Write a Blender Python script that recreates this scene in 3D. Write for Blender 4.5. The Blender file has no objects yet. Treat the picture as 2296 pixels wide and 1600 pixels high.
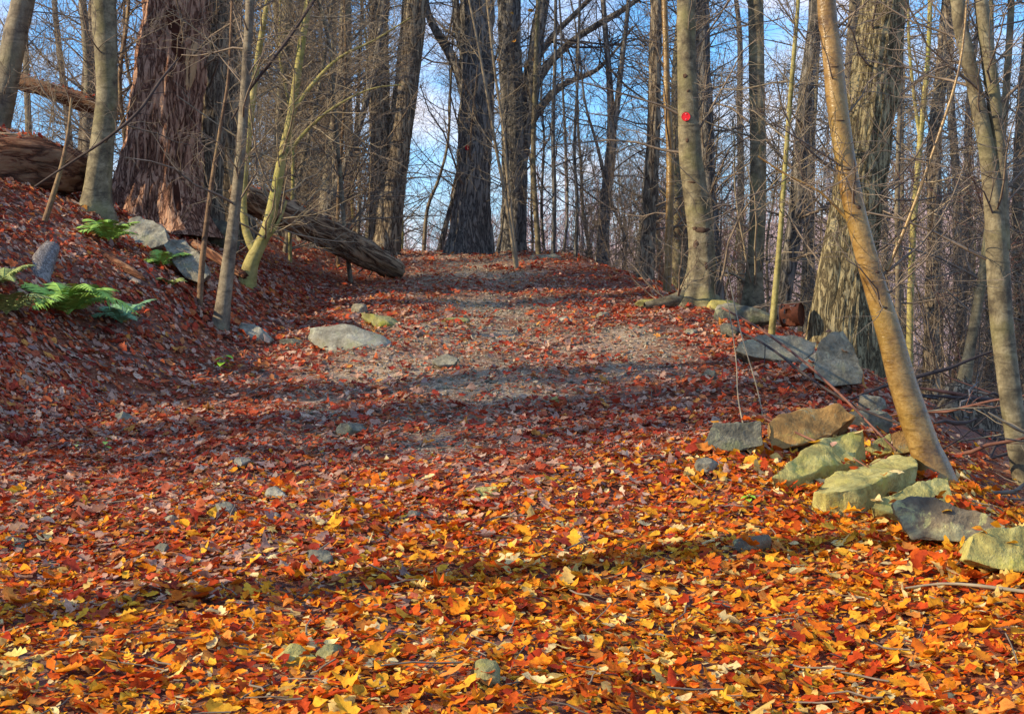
import bpy, bmesh, math, random
import numpy as np
from mathutils import Vector, Matrix, Euler

R = math.radians
rng = np.random.default_rng(7)
random.seed(7)
scene = bpy.context.scene
C = scene.collection

# ------------------------------------------------------------------ camera
PITCH, EYE, FPX = R(3.0), 1.55, 3190.0
cam_data = bpy.data.cameras.new('camera')
cam = bpy.data.objects.new('camera', cam_data)
C.objects.link(cam)
cam.location = (0, 0, EYE)
cam.rotation_euler = (R(90) - PITCH, 0, 0)
cam_data.lens = 50.0
cam_data.sensor_width = 36.0
cam_data.clip_end = 1500
scene.camera = cam

# ------------------------------------------------------------------ light
SUN_EL = R(27)
to_sun_h = np.array([-0.955, -0.30])
to_sun_h /= np.linalg.norm(to_sun_h)
to_sun = Vector((to_sun_h[0] * math.cos(SUN_EL), to_sun_h[1] * math.cos(SUN_EL), math.sin(SUN_EL)))
sun_data = bpy.data.lights.new('sun', 'SUN')
sun_data.energy = 3.1
sun_data.angle = R(0.5)
sun_data.color = (1.0, 0.83, 0.56)
sun = bpy.data.objects.new('sun', sun_data)
sun.rotation_euler = (-to_sun).to_track_quat('-Z', 'Y').to_euler()
sun.location = (-20, -10, 20)
C.objects.link(sun)

world = bpy.data.worlds.new('World')
scene.world = world
world.use_nodes = True
wt = world.node_tree
wt.nodes.clear()
w_out = wt.nodes.new('ShaderNodeOutputWorld')
w_bg = wt.nodes.new('ShaderNodeBackground')
w_sky = wt.nodes.new('ShaderNodeTexSky')
w_sky.sky_type = 'NISHITA'
w_sky.sun_disc = False
w_sky.sun_elevation = SUN_EL
w_sky.sun_rotation = math.atan2(to_sun_h[0], to_sun_h[1]) % (2 * math.pi)
w_sky.air_density = 1.0
w_sky.dust_density = 0.3
w_sky.ozone_density = 2.0
w_hsv = wt.nodes.new('ShaderNodeHueSaturation')
w_hsv.inputs['Saturation'].default_value = 1.75
w_hsv.inputs['Value'].default_value = 1.0
w_tc = wt.nodes.new('ShaderNodeTexCoord')
w_map = wt.nodes.new('ShaderNodeMapping')
w_map.inputs['Scale'].default_value = (1.0, 1.0, 2.2)
w_noise = wt.nodes.new('ShaderNodeTexNoise')
w_noise.inputs['Scale'].default_value = 7.0
w_noise.inputs['Detail'].default_value = 6.0
w_noise.inputs['Roughness'].default_value = 0.6
w_ramp = wt.nodes.new('ShaderNodeValToRGB')
w_ramp.color_ramp.elements[0].position = 0.45
w_ramp.color_ramp.elements[0].color = (0, 0, 0, 1)
w_ramp.color_ramp.elements[1].position = 0.72
w_ramp.color_ramp.elements[1].color = (0.85, 0.85, 0.85, 1)
w_blue = wt.nodes.new('ShaderNodeMix')
w_blue.data_type = 'RGBA'
w_blue.inputs[0].default_value = 0.75
w_blue.inputs[7].default_value = (0.75, 1.6, 3.2, 1)
w_mix = wt.nodes.new('ShaderNodeMix')
w_mix.data_type = 'RGBA'
w_mix.inputs[7].default_value = (3.5, 3.05, 2.95, 1)
wt.links.new(w_sky.outputs[0], w_hsv.inputs['Color'])
wt.links.new(w_tc.outputs['Generated'], w_map.inputs[0])
wt.links.new(w_map.outputs[0], w_noise.inputs['Vector'])
wt.links.new(w_noise.outputs[0], w_ramp.inputs[0])
wt.links.new(w_ramp.outputs[0], w_mix.inputs[0])
wt.links.new(w_hsv.outputs[0], w_blue.inputs[6])
wt.links.new(w_blue.outputs[2], w_mix.inputs[6])
wt.links.new(w_mix.outputs[2], w_bg.inputs['Color'])
w_bg.inputs['Strength'].default_value = 0.15
wt.links.new(w_bg.outputs[0], w_out.inputs[0])

scene.view_settings.view_transform = 'Standard'
scene.view_settings.look = 'None'
scene.view_settings.gamma = 1
scene.view_settings.use_curve_mapping = False
scene.view_settings.exposure = 1.4
scene.render.engine = 'CYCLES'
scene.cycles.max_bounces = 6
scene.cycles.transparent_max_bounces = 8

# ------------------------------------------------------------------ numeric helpers
def _hash(ix, iy, iz, seed):
    h = (ix * 374761393 + iy * 668265263 + iz * 2147483647 + seed * 974634777) & 0xFFFFFFFF
    h = ((h ^ (h >> 13)) * 1274126177) & 0xFFFFFFFF
    return ((h ^ (h >> 16)) & 0xFFFF) / 65535.0

def vnoise(x, y, z=None, seed=0):
    x = np.asarray(x, float); y = np.asarray(y, float)
    z = np.zeros_like(x) if z is None else np.asarray(z, float)
    xi, yi, zi = np.floor(x).astype(np.int64), np.floor(y).astype(np.int64), np.floor(z).astype(np.int64)
    fx, fy, fz = x - xi, y - yi, z - zi
    fx, fy, fz = [f * f * (3 - 2 * f) for f in (fx, fy, fz)]
    out = 0
    for dx in (0, 1):
        for dy in (0, 1):
            for dz in (0, 1):
                wgt = (fx if dx else 1 - fx) * (fy if dy else 1 - fy) * (fz if dz else 1 - fz)
                out = out + wgt * _hash(xi + dx, yi + dy, zi + dz, seed)
    return out * 2 - 1

def fbm(x, y, z=None, seed=0, oct=4):
    a, s, out = 1.0, 1.0, 0
    zz = None if z is None else np.asarray(z, float)
    for o in range(oct):
        out = out + a * vnoise(np.asarray(x) * s, np.asarray(y) * s, None if zz is None else zz * s, seed + o * 17)
        a *= 0.5; s *= 2.03
    return out

def norm(v):
    return v / np.maximum(np.linalg.norm(v, axis=-1, keepdims=True), 1e-9)

def smooth(t):
    t = np.clip(t, 0, 1)
    return t * t * (3 - 2 * t)

def table(pairs):
    xs = np.array([p[0] for p in pairs], float); vs = np.array([p[1] for p in pairs], float)
    g = np.arange(xs[0], xs[-1] + 0.25, 0.25)
    v = np.interp(g, xs, vs)
    k = np.exp(-0.5 * (np.arange(-8, 9) / 3.5) ** 2); k /= k.sum()
    v = np.convolve(np.pad(v, 8, mode='edge'), k, mode='valid')
    return lambda q: np.interp(q, g, v)

# ------------------------------------------------------------------ terrain
Z_TRAIL = table([(-60, -1.5), (-10, -0.6), (0, -0.05), (4.4, 0.22), (7.3, 0.47), (11, 0.78), (14, 1.14), (17.5, 1.50),
                 (21, 1.85), (23.5, 2.05), (25, 2.05), (28, 1.7), (34, 0.5), (45, -2.2), (60, -4.5), (80, -5.5), (500, -5.5)])
X_RIGHT = table([(-60, 3.0), (0, 2.5), (6, 2.15), (8, 2.0), (10.8, 2.45), (13.5, 2.3), (16, 2.1), (19, 1.35), (22, 0.8), (26, 0.8), (40, 2), (500, 2)])
X_LEFT = table([(-60, -4.5), (0, -4.2), (5, -3.7), (8.6, -2.9), (12, -2.05), (15.5, -2.0), (19.5, -1.7), (24, -2.2), (40, -3), (500, -3)])
FADE_L = table([(-60, 0.8), (0, 0.9), (6, 1.0), (15.5, 1.0), (18.5, 0.62), (24, 0.2), (32, 0), (500, 0)])

def H(x, y):
    x = np.asarray(x, float); y = np.asarray(y, float)
    z = Z_TRAIL(y)
    a = np.maximum(x - X_RIGHT(y), 0)
    q = 0.20 * a + 0.13 * a * a
    z = z - 5.5 * (1 - np.exp(-q / 5.5))
    b = np.maximum(X_LEFT(y) - x, 0)
    bb = (np.sqrt(b * b + 0.16) - 0.4) * 0.66
    z = z + 3.6 * (1 - np.exp(-bb / 3.6)) * FADE_L(y)
    z = np.maximum(z, -6.2)
    top = np.clip(5.0 + 0.13 * x, 3.5, 22)
    z = z + smooth((y - 85) / 100) * (top + 6.0)
    z = z + smooth((np.abs(x) - 150) / 100) * 8
    near = np.exp(-np.maximum(np.hypot(x, y) - 25, 0) / 20)
    z = z + near * (0.05 * fbm(x * 0.9, y * 0.9, seed=3) + 0.018 * fbm(x * 4, y * 4, seed=5, oct=2))
    return z

CP, SP = math.cos(PITCH), math.sin(PITCH)
def P(px, py, d):
    """world point seen at photo position (2296 x 1600 grid) at depth d metres"""
    u, v = (px - 1148) / FPX * d, (800 - py) / FPX * d
    return np.array([u, d * CP + v * SP, EYE - d * SP + v * CP])

_dd = np.linspace(2.5, 90, 9000)
def ground_depth(px, py):
    u, v = (px - 1148) / FPX * _dd, (800 - py) / FPX * _dd
    x, y, z = u, _dd * CP + v * SP, EYE - _dd * SP + v * CP
    below = z < H(x, y)
    i = int(np.argmax(below)) if below.any() else len(_dd) - 1
    return float(_dd[i])

# ------------------------------------------------------------------ mesh helpers
def mesh_np(name, V, quads=None, tris=None, mat=None, shade=True, col=None):
    me = bpy.data.meshes.new(name)
    V = np.asarray(V, np.float32).reshape(-1, 3)
    loops, starts, n = [], [], 0
    if quads is not None and len(quads):
        quads = np.asarray(quads, np.int32).reshape(-1, 4)
        loops.append(quads.ravel()); starts.append(np.arange(len(quads)) * 4); n = len(quads) * 4
    if tris is not None and len(tris):
        tris = np.asarray(tris, np.int32).reshape(-1, 3)
        loops.append(tris.ravel()); starts.append(n + np.arange(len(tris)) * 3)
    loops = np.concatenate(loops).astype(np.int32); starts = np.concatenate(starts).astype(np.int32)
    me.vertices.add(len(V)); me.vertices.foreach_set('co', V.ravel())
    me.loops.add(len(loops)); me.loops.foreach_set('vertex_index', loops)
    me.polygons.add(len(starts)); me.polygons.foreach_set('loop_start', starts)
    me.polygons.foreach_set('use_smooth', np.full(len(starts), shade, dtype=bool))
    if col is not None:
        at = me.color_attributes.new('leaf_color', 'FLOAT_COLOR', 'POINT')
        c4 = np.ones((len(V), 4), np.float32); c4[:, :3] = col
        at.data.foreach_set('color', c4.ravel())
    me.update(calc_edges=True)
    me.validate()
    if mat: me.materials.append(mat)
    return me

def link(name, me, parent=None, loc=None):
    o = bpy.data.objects.new(name, me)
    C.objects.link(o)
    if loc is not None: o.location = loc
    if parent: o.parent = parent
    return o

def tag(o, label=None, cat=None, group=None, kind=None):
    if label: o['label'] = label
    if cat: o['category'] = cat
    if group: o['group'] = group
    if kind: o['kind'] = kind
    return o

def thing(name, label, cat, loc=(0, 0, 0), group=None):
    o = bpy.data.objects.new(name, None)
    C.objects.link(o); o.location = loc; o.empty_display_size = 0.2
    return tag(o, label, cat, group)

def tubes(Pt, Rd, S=3, cap=False):
    """Pt [N,K,3], Rd [N,K] -> verts, quads"""
    N, K, _ = Pt.shape
    T = norm(np.gradient(Pt, axis=1))
    main = norm(Pt[:, -1] - Pt[:, 0])
    ref = np.where(np.abs(main[:, 2:3]) > 0.8, np.array([[1.0, 0.1, 0]]), np.array([[0, 0.1, 1.0]]))
    ref = np.repeat(ref[:, None, :], K, 1)
    U = norm(ref - T * (ref * T).sum(-1, keepdims=True))
    W = np.cross(T, U)
    a = np.arange(S) / S * 2 * np.pi
    V = Pt[:, :, None, :] + Rd[:, :, None, None] * (U[:, :, None, :] * np.cos(a)[None, None, :, None] + W[:, :, None, :] * np.sin(a)[None, None, :, None])
    idx = np.arange(N * K * S).reshape(N, K, S)
    a0 = idx[:, :-1, :]; a1 = np.roll(a0, -1, 2); b0 = idx[:, 1:, :]; b1 = np.roll(b0, -1, 2)
    Q = np.stack([a0, a1, b1, b0], -1).reshape(-1, 4)
    return V.reshape(-1, 3), Q

class Soup:
    def __init__(s): s.V = []; s.Q = []; s.T = []; s.c = []; s.n = 0
    def add(s, V, Q=None, T=None, col=None):
        if Q is not None and len(Q): s.Q.append(np.asarray(Q) + s.n)
        if T is not None and len(T): s.T.append(np.asarray(T) + s.n)
        s.V.append(V); s.n += len(V)
        if col is not None: s.c.append(col)
    def mesh(s, name, mat, shade=True, off=None):
        V = np.concatenate(s.V)
        if off is not None: V = V - np.asarray(off)
        return mesh_np(name, V, np.concatenate(s.Q) if s.Q else None, np.concatenate(s.T) if s.T else None, mat, shade,
                       np.concatenate(s.c) if s.c else None)

def grow(Pt, Rd, n, f0, f1, L, ang, K, rs, rmin, up=0.0, wig=0.25, taper=0.35):
    N, Kp, _ = Pt.shape
    idx = np.repeat(np.arange(N), n); M = N * n
    f = rng.uniform(f0, f1, M); g = f * (Kp - 1); i = np.clip(g.astype(int), 0, Kp - 2); t = (g - i)[:, None]
    p0 = Pt[idx, i] * (1 - t) + Pt[idx, i + 1] * t
    tan = norm(Pt[idx, i + 1] - Pt[idx, i])
    r0 = Rd[idx, i] * (1 - t[:, 0]) + Rd[idx, i + 1] * t[:, 0]
    rnd = rng.normal(size=(M, 3)); perp = norm(rnd - tan * (rnd * tan).sum(-1, keepdims=True))
    a = (R(ang) * rng.uniform(0.65, 1.3, M))[:, None]
    d = np.cos(a) * tan + np.sin(a) * perp
    ln = L * rng.uniform(0.45, 1.25, M) * (1 - 0.5 * f)
    step = (ln / (K - 1))[:, None]
    out = np.empty((M, K, 3)); out[:, 0] = p0
    for k in range(1, K):
        d = norm(d + rng.normal(size=(M, 3)) * wig + np.array([0, 0, up]))
        out[:, k] = out[:, k - 1] + d * step
    rad = np.maximum(np.minimum(r0 * rs, ln * 0.009 + 0.0015), rmin)[:, None] * np.linspace(1, taper, K)[None]
    return out, np.maximum(rad, rmin * 0.7)

def catmull(pts, spacing):
    pts = np.asarray(pts, float)
    if len(pts) < 3: pts = np.vstack([pts[0], (pts[0] + pts[-1]) / 2, pts[-1]])
    p = np.vstack([2 * pts[0] - pts[1], pts, 2 * pts[-1] - pts[-2]])
    out = []
    for i in range(1, len(p) - 2):
        L = np.linalg.norm(p[i + 1, :3] - p[i, :3]); m = max(2, int(L / spacing))
        t = (np.arange(m) / m)[:, None]
        a, b, c, d = p[i - 1], p[i], p[i + 1], p[i + 2]
        out.append(0.5 * (2 * b + (c - a) * t + (2 * a - 5 * b + 4 * c - d) * t ** 2 + (3 * b - a - 3 * c + d) * t ** 3))
    out.append(pts[-1:])
    return np.vstack(out)

# ------------------------------------------------------------------ materials
def new_mat(name):
    m = bpy.data.materials.new(name); m.use_nodes = True
    nt = m.node_tree
    return m, nt, nt.nodes['Principled BSDF'], nt.nodes['Material Output']

def nd(nt, typ, **kw):
    n = nt.nodes.new(typ)
    for k, v in kw.items():
        if k in n.inputs: n.inputs[k].default_value = v
        else: setattr(n, k, v)
    return n

def ramp(nt, src, stops):
    r = nt.nodes.new('ShaderNodeValToRGB')
    e = r.color_ramp.elements
    while len(e) < len(stops): e.new(0.5)
    for el, (p, c) in zip(e, stops):
        el.position = p; el.color = (*c, 1) if len(c) == 3 else c
    nt.links.new(src, r.inputs[0])
    return r.outputs[0]

def mixc(nt, fac, a, b, mode='MIX'):
    m = nt.nodes.new('ShaderNodeMix'); m.data_type = 'RGBA'; m.blend_type = mode
    for sock, v in ((m.inputs[0], fac), (m.inputs[6], a), (m.inputs[7], b)):
        if hasattr(v, 'is_linked'): nt.links.new(v, sock)
        elif isinstance(v, (int, float)): sock.default_value = v
        else: sock.default_value = (*v, 1)
    return m.outputs[2]

def coords(nt, scale, rot=(0, 0, 0)):
    tc = nt.nodes.new('ShaderNodeTexCoord'); mp = nt.nodes.new('ShaderNodeMapping')
    mp.inputs['Scale'].default_value = scale; mp.inputs['Rotation'].default_value = rot
    nt.links.new(tc.outputs['Object'], mp.inputs[0])
    return mp.outputs[0]

def noise(nt, vec, scale, detail=4, rough=0.55, dist=0.0):
    n = nd(nt, 'ShaderNodeTexNoise', Scale=scale, Detail=detail, Roughness=rough, Distortion=dist)
    nt.links.new(vec, n.inputs['Vector'])
    return n.outputs[0]

def bump(nt, bs, h, strength, dist):
    b = nd(nt, 'ShaderNodeBump', Strength=strength, Distance=dist)
    nt.links.new(h, b.inputs['Height']); nt.links.new(b.outputs[0], bs.inputs['Normal'])

def bark_furrowed(name, dark, mid, light, s=14, moss=None, bs_=1.0, along=None):
    m, nt, bs, _ = new_mat(name)
    st = along or (1, 1, 0.13)
    v = coords(nt, st)
    n1 = noise(nt, v, s, 5, 0.6, 0.6)
    v2 = coords(nt, tuple(min(1, q * 3.2) for q in st)); n2 = noise(nt, v2, s * 2.7, 4, 0.6)
    v3 = coords(nt, (1, 1, 1)); n3 = noise(nt, v3, 1.6, 3)
    rid = ramp(nt, n1, [(0.33, (.9, .9, .9)), (0.43, (.75, .75, .75)), (0.5, (0, 0, 0)), (0.57, (.7, .7, .7)), (0.68, (1, 1, 1))])
    c = ramp(nt, rid, [(0.1, dark), (0.5, mid), (0.95, light)])
    c = mixc(nt, ramp(nt, n2, [(0.35, (0, 0, 0)), (0.7, (.6, .6, .6))]), c, mid)
    if moss: c = mixc(nt, ramp(nt, n3, [(0.5, (0, 0, 0)), (0.72, (.7, .7, .7))]), c, moss)
    nt.links.new(c, bs.inputs['Base Color'])
    bs.inputs['Roughness'].default_value = 0.95
    bs.inputs['Specular IOR Level'].default_value = 0.15
    h = mixc(nt, 0.3, rid, n2)
    bump(nt, bs, h, bs_, 0.03)
    return m

def bark_smooth(name, dark, mid, light, lichen, rough=0.75, spec=0.25, ring=26):
    m, nt, bs, _ = new_mat(name)
    v = coords(nt, (1, 1, 1)); vh = coords(nt, (0.25, 0.25, 1.0)); vv = coords(nt, (1, 1, 0.25))
    n1 = noise(nt, v, 7, 8, 0.72, 0.4); n2 = noise(nt, vh, ring, 3, 0.6); n3 = noise(nt, v, 2.3, 3); n4 = noise(nt, vv, 14, 4)
    n5 = noise(nt, v, 60, 3)
    c = ramp(nt, n1, [(0.36, dark), (0.5, mid), (0.62, light)])
    c = mixc(nt, ramp(nt, n2, [(0.54, (0, 0, 0)), (0.68, (.75, .75, .75))]), c, dark)
    c = mixc(nt, ramp(nt, n3, [(0.5, (0, 0, 0)), (0.68, (.75, .75, .75))]), c, lichen)
    c = mixc(nt, ramp(nt, n4, [(0.55, (0, 0, 0)), (0.75, (.4, .4, .4))]), c, dark)
    c = mixc(nt, ramp(nt, n5, [(0.35, (0.25, 0.25, 0.25)), (0.6, (0, 0, 0))]), c, dark)
    nt.links.new(c, bs.inputs['Base Color'])
    bs.inputs['Roughness'].default_value = rough
    bs.inputs['Specular IOR Level'].default_value = spec
    bump(nt, bs, mixc(nt, 0.5, n1, mixc(nt, 0.5, n2, n5)), 0.6, 0.02)
    return m

def stone(name, dark, mid, light, patch, patch2, amount=0.5):
    m, nt, bs, _ = new_mat(name)
    v = coords(nt, (1, 1, 1))
    n1 = noise(nt, v, 6, 8, 0.7); n2 = noise(nt, v, 45, 4, 0.7); n3 = noise(nt, v, 3.2, 5, 0.7, 0.5); n4 = noise(nt, v, 9, 6, 0.75, 0.8)
    c = ramp(nt, n1, [(0.3, dark), (0.5, mid), (0.7, light)])
    c = mixc(nt, ramp(nt, n2, [(0.3, (.5, .5, .5)), (0.55, (0, 0, 0))]), c, dark)
    c = mixc(nt, ramp(nt, n3, [(0.62 - amount * 0.25, (0, 0, 0)), (0.75 - amount * 0.2, (.85, .85, .85))]), c, patch)
    c = mixc(nt, ramp(nt, n4, [(0.56, (0, 0, 0)), (0.62, (.7, .7, .7))]), c, patch2)
    nt.links.new(c, bs.inputs['Base Color'])
    bs.inputs['Roughness'].default_value = 0.92
    bs.inputs['Specular IOR Level'].default_value = 0.2
    bump(nt, bs, mixc(nt, 0.5, n1, n2), 0.7, 0.03)
    return m

def leafmat(name, attr=True):
    m, nt, bs, out = new_mat(name)
    if attr:
        a = nd(nt, 'ShaderNodeAttribute', attribute_name='leaf_color'); src = a.outputs['Color']
    else:
        a = nd(nt, 'ShaderNodeObjectInfo'); src = a.outputs['Color']
    v = coords(nt, (1, 1, 1))
    n = noise(nt, v, 34 if attr else 3.5, 5, 0.75)
    c = mixc(nt, 1.0, src, ramp(nt, n, [(0.3, (0.34, 0.24, 0.2)), (0.46, (0.85, 0.8, 0.78)), (0.56, (1, 1, 1)), (0.75, (1.15, 1.2, 1.25))]), 'MULTIPLY')
    nt.links.new(c, bs.inputs['Base Color'])
    bs.inputs['Roughness'].default_value = 0.7
    bs.inputs['Specular IOR Level'].default_value = 0.15
    bump(nt, bs, n, 0.3, 0.01)
    tr = nd(nt, 'ShaderNodeBsdfTranslucent'); nt.links.new(c, tr.inputs['Color'])
    mx = nd(nt, 'ShaderNodeMixShader'); mx.inputs[0].default_value = 0.3
    nt.links.new(bs.outputs[0], mx.inputs[1]); nt.links.new(tr.outputs[0], mx.inputs[2])
    nt.links.new(mx.outputs[0], out.inputs['Surface'])
    return m

def plain(name, col, rough=0.8, var=0.4, scale=20, spec=0.2):
    m, nt, bs, _ = new_mat(name)
    n = noise(nt, coords(nt, (1, 1, 1)), scale, 5, 0.65)
    c = ramp(nt, n, [(0.3, tuple(x * (1 - var) for x in col)), (0.7, tuple(min(1, x * (1 + var)) for x in col))])
    nt.links.new(c, bs.inputs['Base Color']); bs.inputs['Roughness'].default_value = rough
    bs.inputs['Specular IOR Level'].default_value = spec
    bump(nt, bs, n, 0.3, 0.01)
    return m

def soilmat():
    m, nt, bs, _ = new_mat('forest_soil')
    v = coords(nt, (1, 1, 1))
    n1 = noise(nt, v, 1.3, 6, 0.65); n2 = noise(nt, v, 38, 6, 0.75); n3 = noise(nt, v, 9, 5, 0.7)
    c = ramp(nt, n2, [(0.3, (0.05, 0.014, 0.008)), (0.48, (0.20, 0.06, 0.03)), (0.62, (0.34, 0.15, 0.08)), (0.75, (0.40, 0.24, 0.15))])
    c = mixc(nt, ramp(nt, n3, [(0.42, (0, 0, 0)), (0.65, (.6, .6, .6))]), c, (0.16, 0.06, 0.035))
    c = mixc(nt, ramp(nt, n1, [(0.45, (0, 0, 0)), (0.62, (.5, .5, .5))]), c, (0.20, 0.165, 0.15))
    tr = nd(nt, 'ShaderNodeAttribute', attribute_name='leaf_color')
    c = mixc(nt, ramp(nt, tr.outputs['Fac'], [(0.15, (0, 0, 0)), (0.75, (.85, .85, .85))]), c, ramp(nt, n2, [(0.3, (0.16, 0.115, 0.08)), (0.5, (0.40, 0.31, 0.21)), (0.7, (0.55, 0.45, 0.32))]))
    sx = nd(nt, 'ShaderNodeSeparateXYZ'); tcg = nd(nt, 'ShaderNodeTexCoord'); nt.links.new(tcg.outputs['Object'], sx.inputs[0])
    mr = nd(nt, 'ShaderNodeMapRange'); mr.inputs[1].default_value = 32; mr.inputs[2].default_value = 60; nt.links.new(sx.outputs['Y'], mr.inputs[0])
    c = mixc(nt, mr.outputs[0], c, ramp(nt, n3, [(0.3, (0.34, 0.22, 0.20)), (0.7, (0.52, 0.38, 0.34))]))  # far ground pales to mauve with distance, a haze tone put into its colour
    nt.links.new(c, bs.inputs['Base Color']); bs.inputs['Roughness'].default_value = 1.0
    bs.inputs['Specular IOR Level'].default_value = 0.1
    bump(nt, bs, mixc(nt, 0.6, n3, n2), 0.8, 0.04)
    return m

M = {
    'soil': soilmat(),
    'oak': bark_furrowed('bark_oak', (0.045, 0.033, 0.024), (0.19, 0.145, 0.10), (0.32, 0.26, 0.17), s=15, along=(1, 1, .2)),
    'redoak': bark_furrowed('bark_old_oak', (0.05, 0.022, 0.016), (0.28, 0.14, 0.09), (0.46, 0.29, 0.19), s=13, along=(1, 1, .22)),
    'olive_oak': bark_furrowed('bark_olive_oak', (0.055, 0.04, 0.024), (0.24, 0.19, 0.10), (0.38, 0.315, 0.17), s=18, along=(1, 1, .2)),
    'dark': bark_furrowed('bark_dark', (0.045, 0.042, 0.038), (0.15, 0.135, 0.118), (0.25, 0.225, 0.185), s=14, along=(1, 1, .2)),
    'grey': bark_smooth('bark_grey', (0.06, 0.046, 0.032), (0.17, 0.135, 0.09), (0.26, 0.22, 0.145), (0.21, 0.185, 0.10)),
    'beech': bark_smooth('bark_beech', (0.055, 0.043, 0.027), (0.165, 0.135, 0.078), (0.27, 0.23, 0.14), (0.21, 0.19, 0.07)),
    'golden': bark_smooth('bark_golden', (0.10, 0.052, 0.014), (0.25, 0.145, 0.038), (0.34, 0.215, 0.07), (0.28, 0.185, 0.045), rough=0.33, spec=0.5, ring=40),
    'yellow': bark_smooth('bark_yellow_green', (0.15, 0.12, 0.04), (0.30, 0.255, 0.085), (0.38, 0.33, 0.13), (0.28, 0.28, 0.06)),
    'brownstem': bark_smooth('bark_brown_stem', (0.06, 0.035, 0.02), (0.17, 0.10, 0.055), (0.27, 0.18, 0.09), (0.26, 0.2, 0.08)),
    'twig': plain('bark_twig', (0.17, 0.13, 0.095), 0.9, 0.45, 6),
    'twig_pale': plain('bark_twig_pale', (0.24, 0.19, 0.125), 0.9, 0.4, 6),
    'twig_dark': plain('bark_twig_dark', (0.06, 0.045, 0.04), 0.9, 0.4, 6),
    'twig_red': plain('bark_twig_red', (0.17, 0.075, 0.05), 0.85, 0.4, 6),
    'far_twig_hazed': plain('far_brush_haze_tone', (0.40, 0.31, 0.31), 0.95, 0.35, 0.8),  # pale mauve haze put into the colour of the far twigs
    'log': bark_furrowed('wood_log', (0.05, 0.028, 0.018), (0.20, 0.125, 0.075), (0.36, 0.26, 0.155), s=9, along=(.13, 1, 1)),
    'rot': bark_furrowed('wood_rotten', (0.03, 0.012, 0.008), (0.16, 0.065, 0.035), (0.32, 0.19, 0.10), s=6, along=(.2, 1, 1), moss=(0.07, 0.04, 0.02)),
    'deadgrey': bark_furrowed('wood_weathered', (0.07, 0.06, 0.055), (0.19, 0.165, 0.15), (0.29, 0.26, 0.235), s=34, along=(1, 1, .1), bs_=.5),
    'barewood': plain('wood_bare', (0.42, 0.26, 0.13), 0.8, 0.25, 12),
    'scar': plain('bark_scar', (0.075, 0.045, 0.03), 0.95, 0.6, 25),
    'hollow': plain('wood_hollow', (0.05, 0.016, 0.008), 0.95, 0.5, 12),
    'stone_grey': stone('stone_grey', (0.08, 0.07, 0.05), (0.21, 0.19, 0.135), (0.33, 0.30, 0.22), (0.23, 0.225, 0.12), (0.36, 0.34, 0.22), 0.3),
    'stone_blue': stone('stone_bluish', (0.09, 0.08, 0.06), (0.25, 0.235, 0.18), (0.38, 0.36, 0.29), (0.20, 0.21, 0.11), (0.38, 0.37, 0.27), 0.4),
    'stone_dark': stone('stone_dark_mossy', (0.05, 0.05, 0.042), (0.13, 0.125, 0.095), (0.24, 0.23, 0.16), (0.12, 0.13, 0.055), (0.27, 0.27, 0.16), 0.5),
    'stone_orange': stone('stone_rusty', (0.16, 0.085, 0.03), (0.34, 0.19, 0.06), (0.42, 0.27, 0.10), (0.36, 0.30, 0.08), (0.28, 0.27, 0.16), 0.35),
    'stone_lichen': stone('stone_lichen', (0.17, 0.135, 0.045), (0.39, 0.335, 0.105), (0.53, 0.47, 0.19), (0.37, 0.335, 0.06), (0.22, 0.18, 0.06), 0.45),
    'stone_patch': stone('stone_lichen_patches', (0.07, 0.055, 0.04), (0.15, 0.12, 0.08), (0.22, 0.17, 0.10), (0.46, 0.43, 0.22), (0.42, 0.40, 0.16), 0.45),
    'moss': stone('stone_mossy', (0.09, 0.085, 0.03), (0.22, 0.205, 0.09), (0.34, 0.32, 0.16), (0.24, 0.25, 0.03), (0.33, 0.30, 0.10), 0.5),
    'leaf': leafmat('fallen_leaves'),
    'leaf_one': leafmat('fallen_leaf', attr=False),
    'fern': plain('fern_green', (0.26, 0.42, 0.075), 0.6, 0.3, 9),
    'fern_blue': plain('fern_blue_green', (0.16, 0.30, 0.15), 0.6, 0.3, 9),
    'fern_dry': plain('fern_fading', (0.25, 0.29, 0.09), 0.7, 0.4, 9),
    'sprout': plain('sprout_green', (0.24, 0.42, 0.03), 0.5, 0.25, 20),
    'rust': plain('rusty_metal', (0.075, 0.022, 0.01), 0.8, 0.6, 18),
    'red': plain('red_plastic', (0.62, 0.008, 0.012), 0.45, 0.12, 30, 0.4),
    'nail': plain('nail_metal', (0.55, 0.35, 0.33), 0.4, 0.2, 30, 0.5),
    'redpaint': plain('red_paint', (0.36, 0.01, 0.02), 0.8, 0.6, 40),
    'needle': plain('pine_needles', (0.032, 0.05, 0.035), 0.7, 0.35, 5),
}

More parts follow.
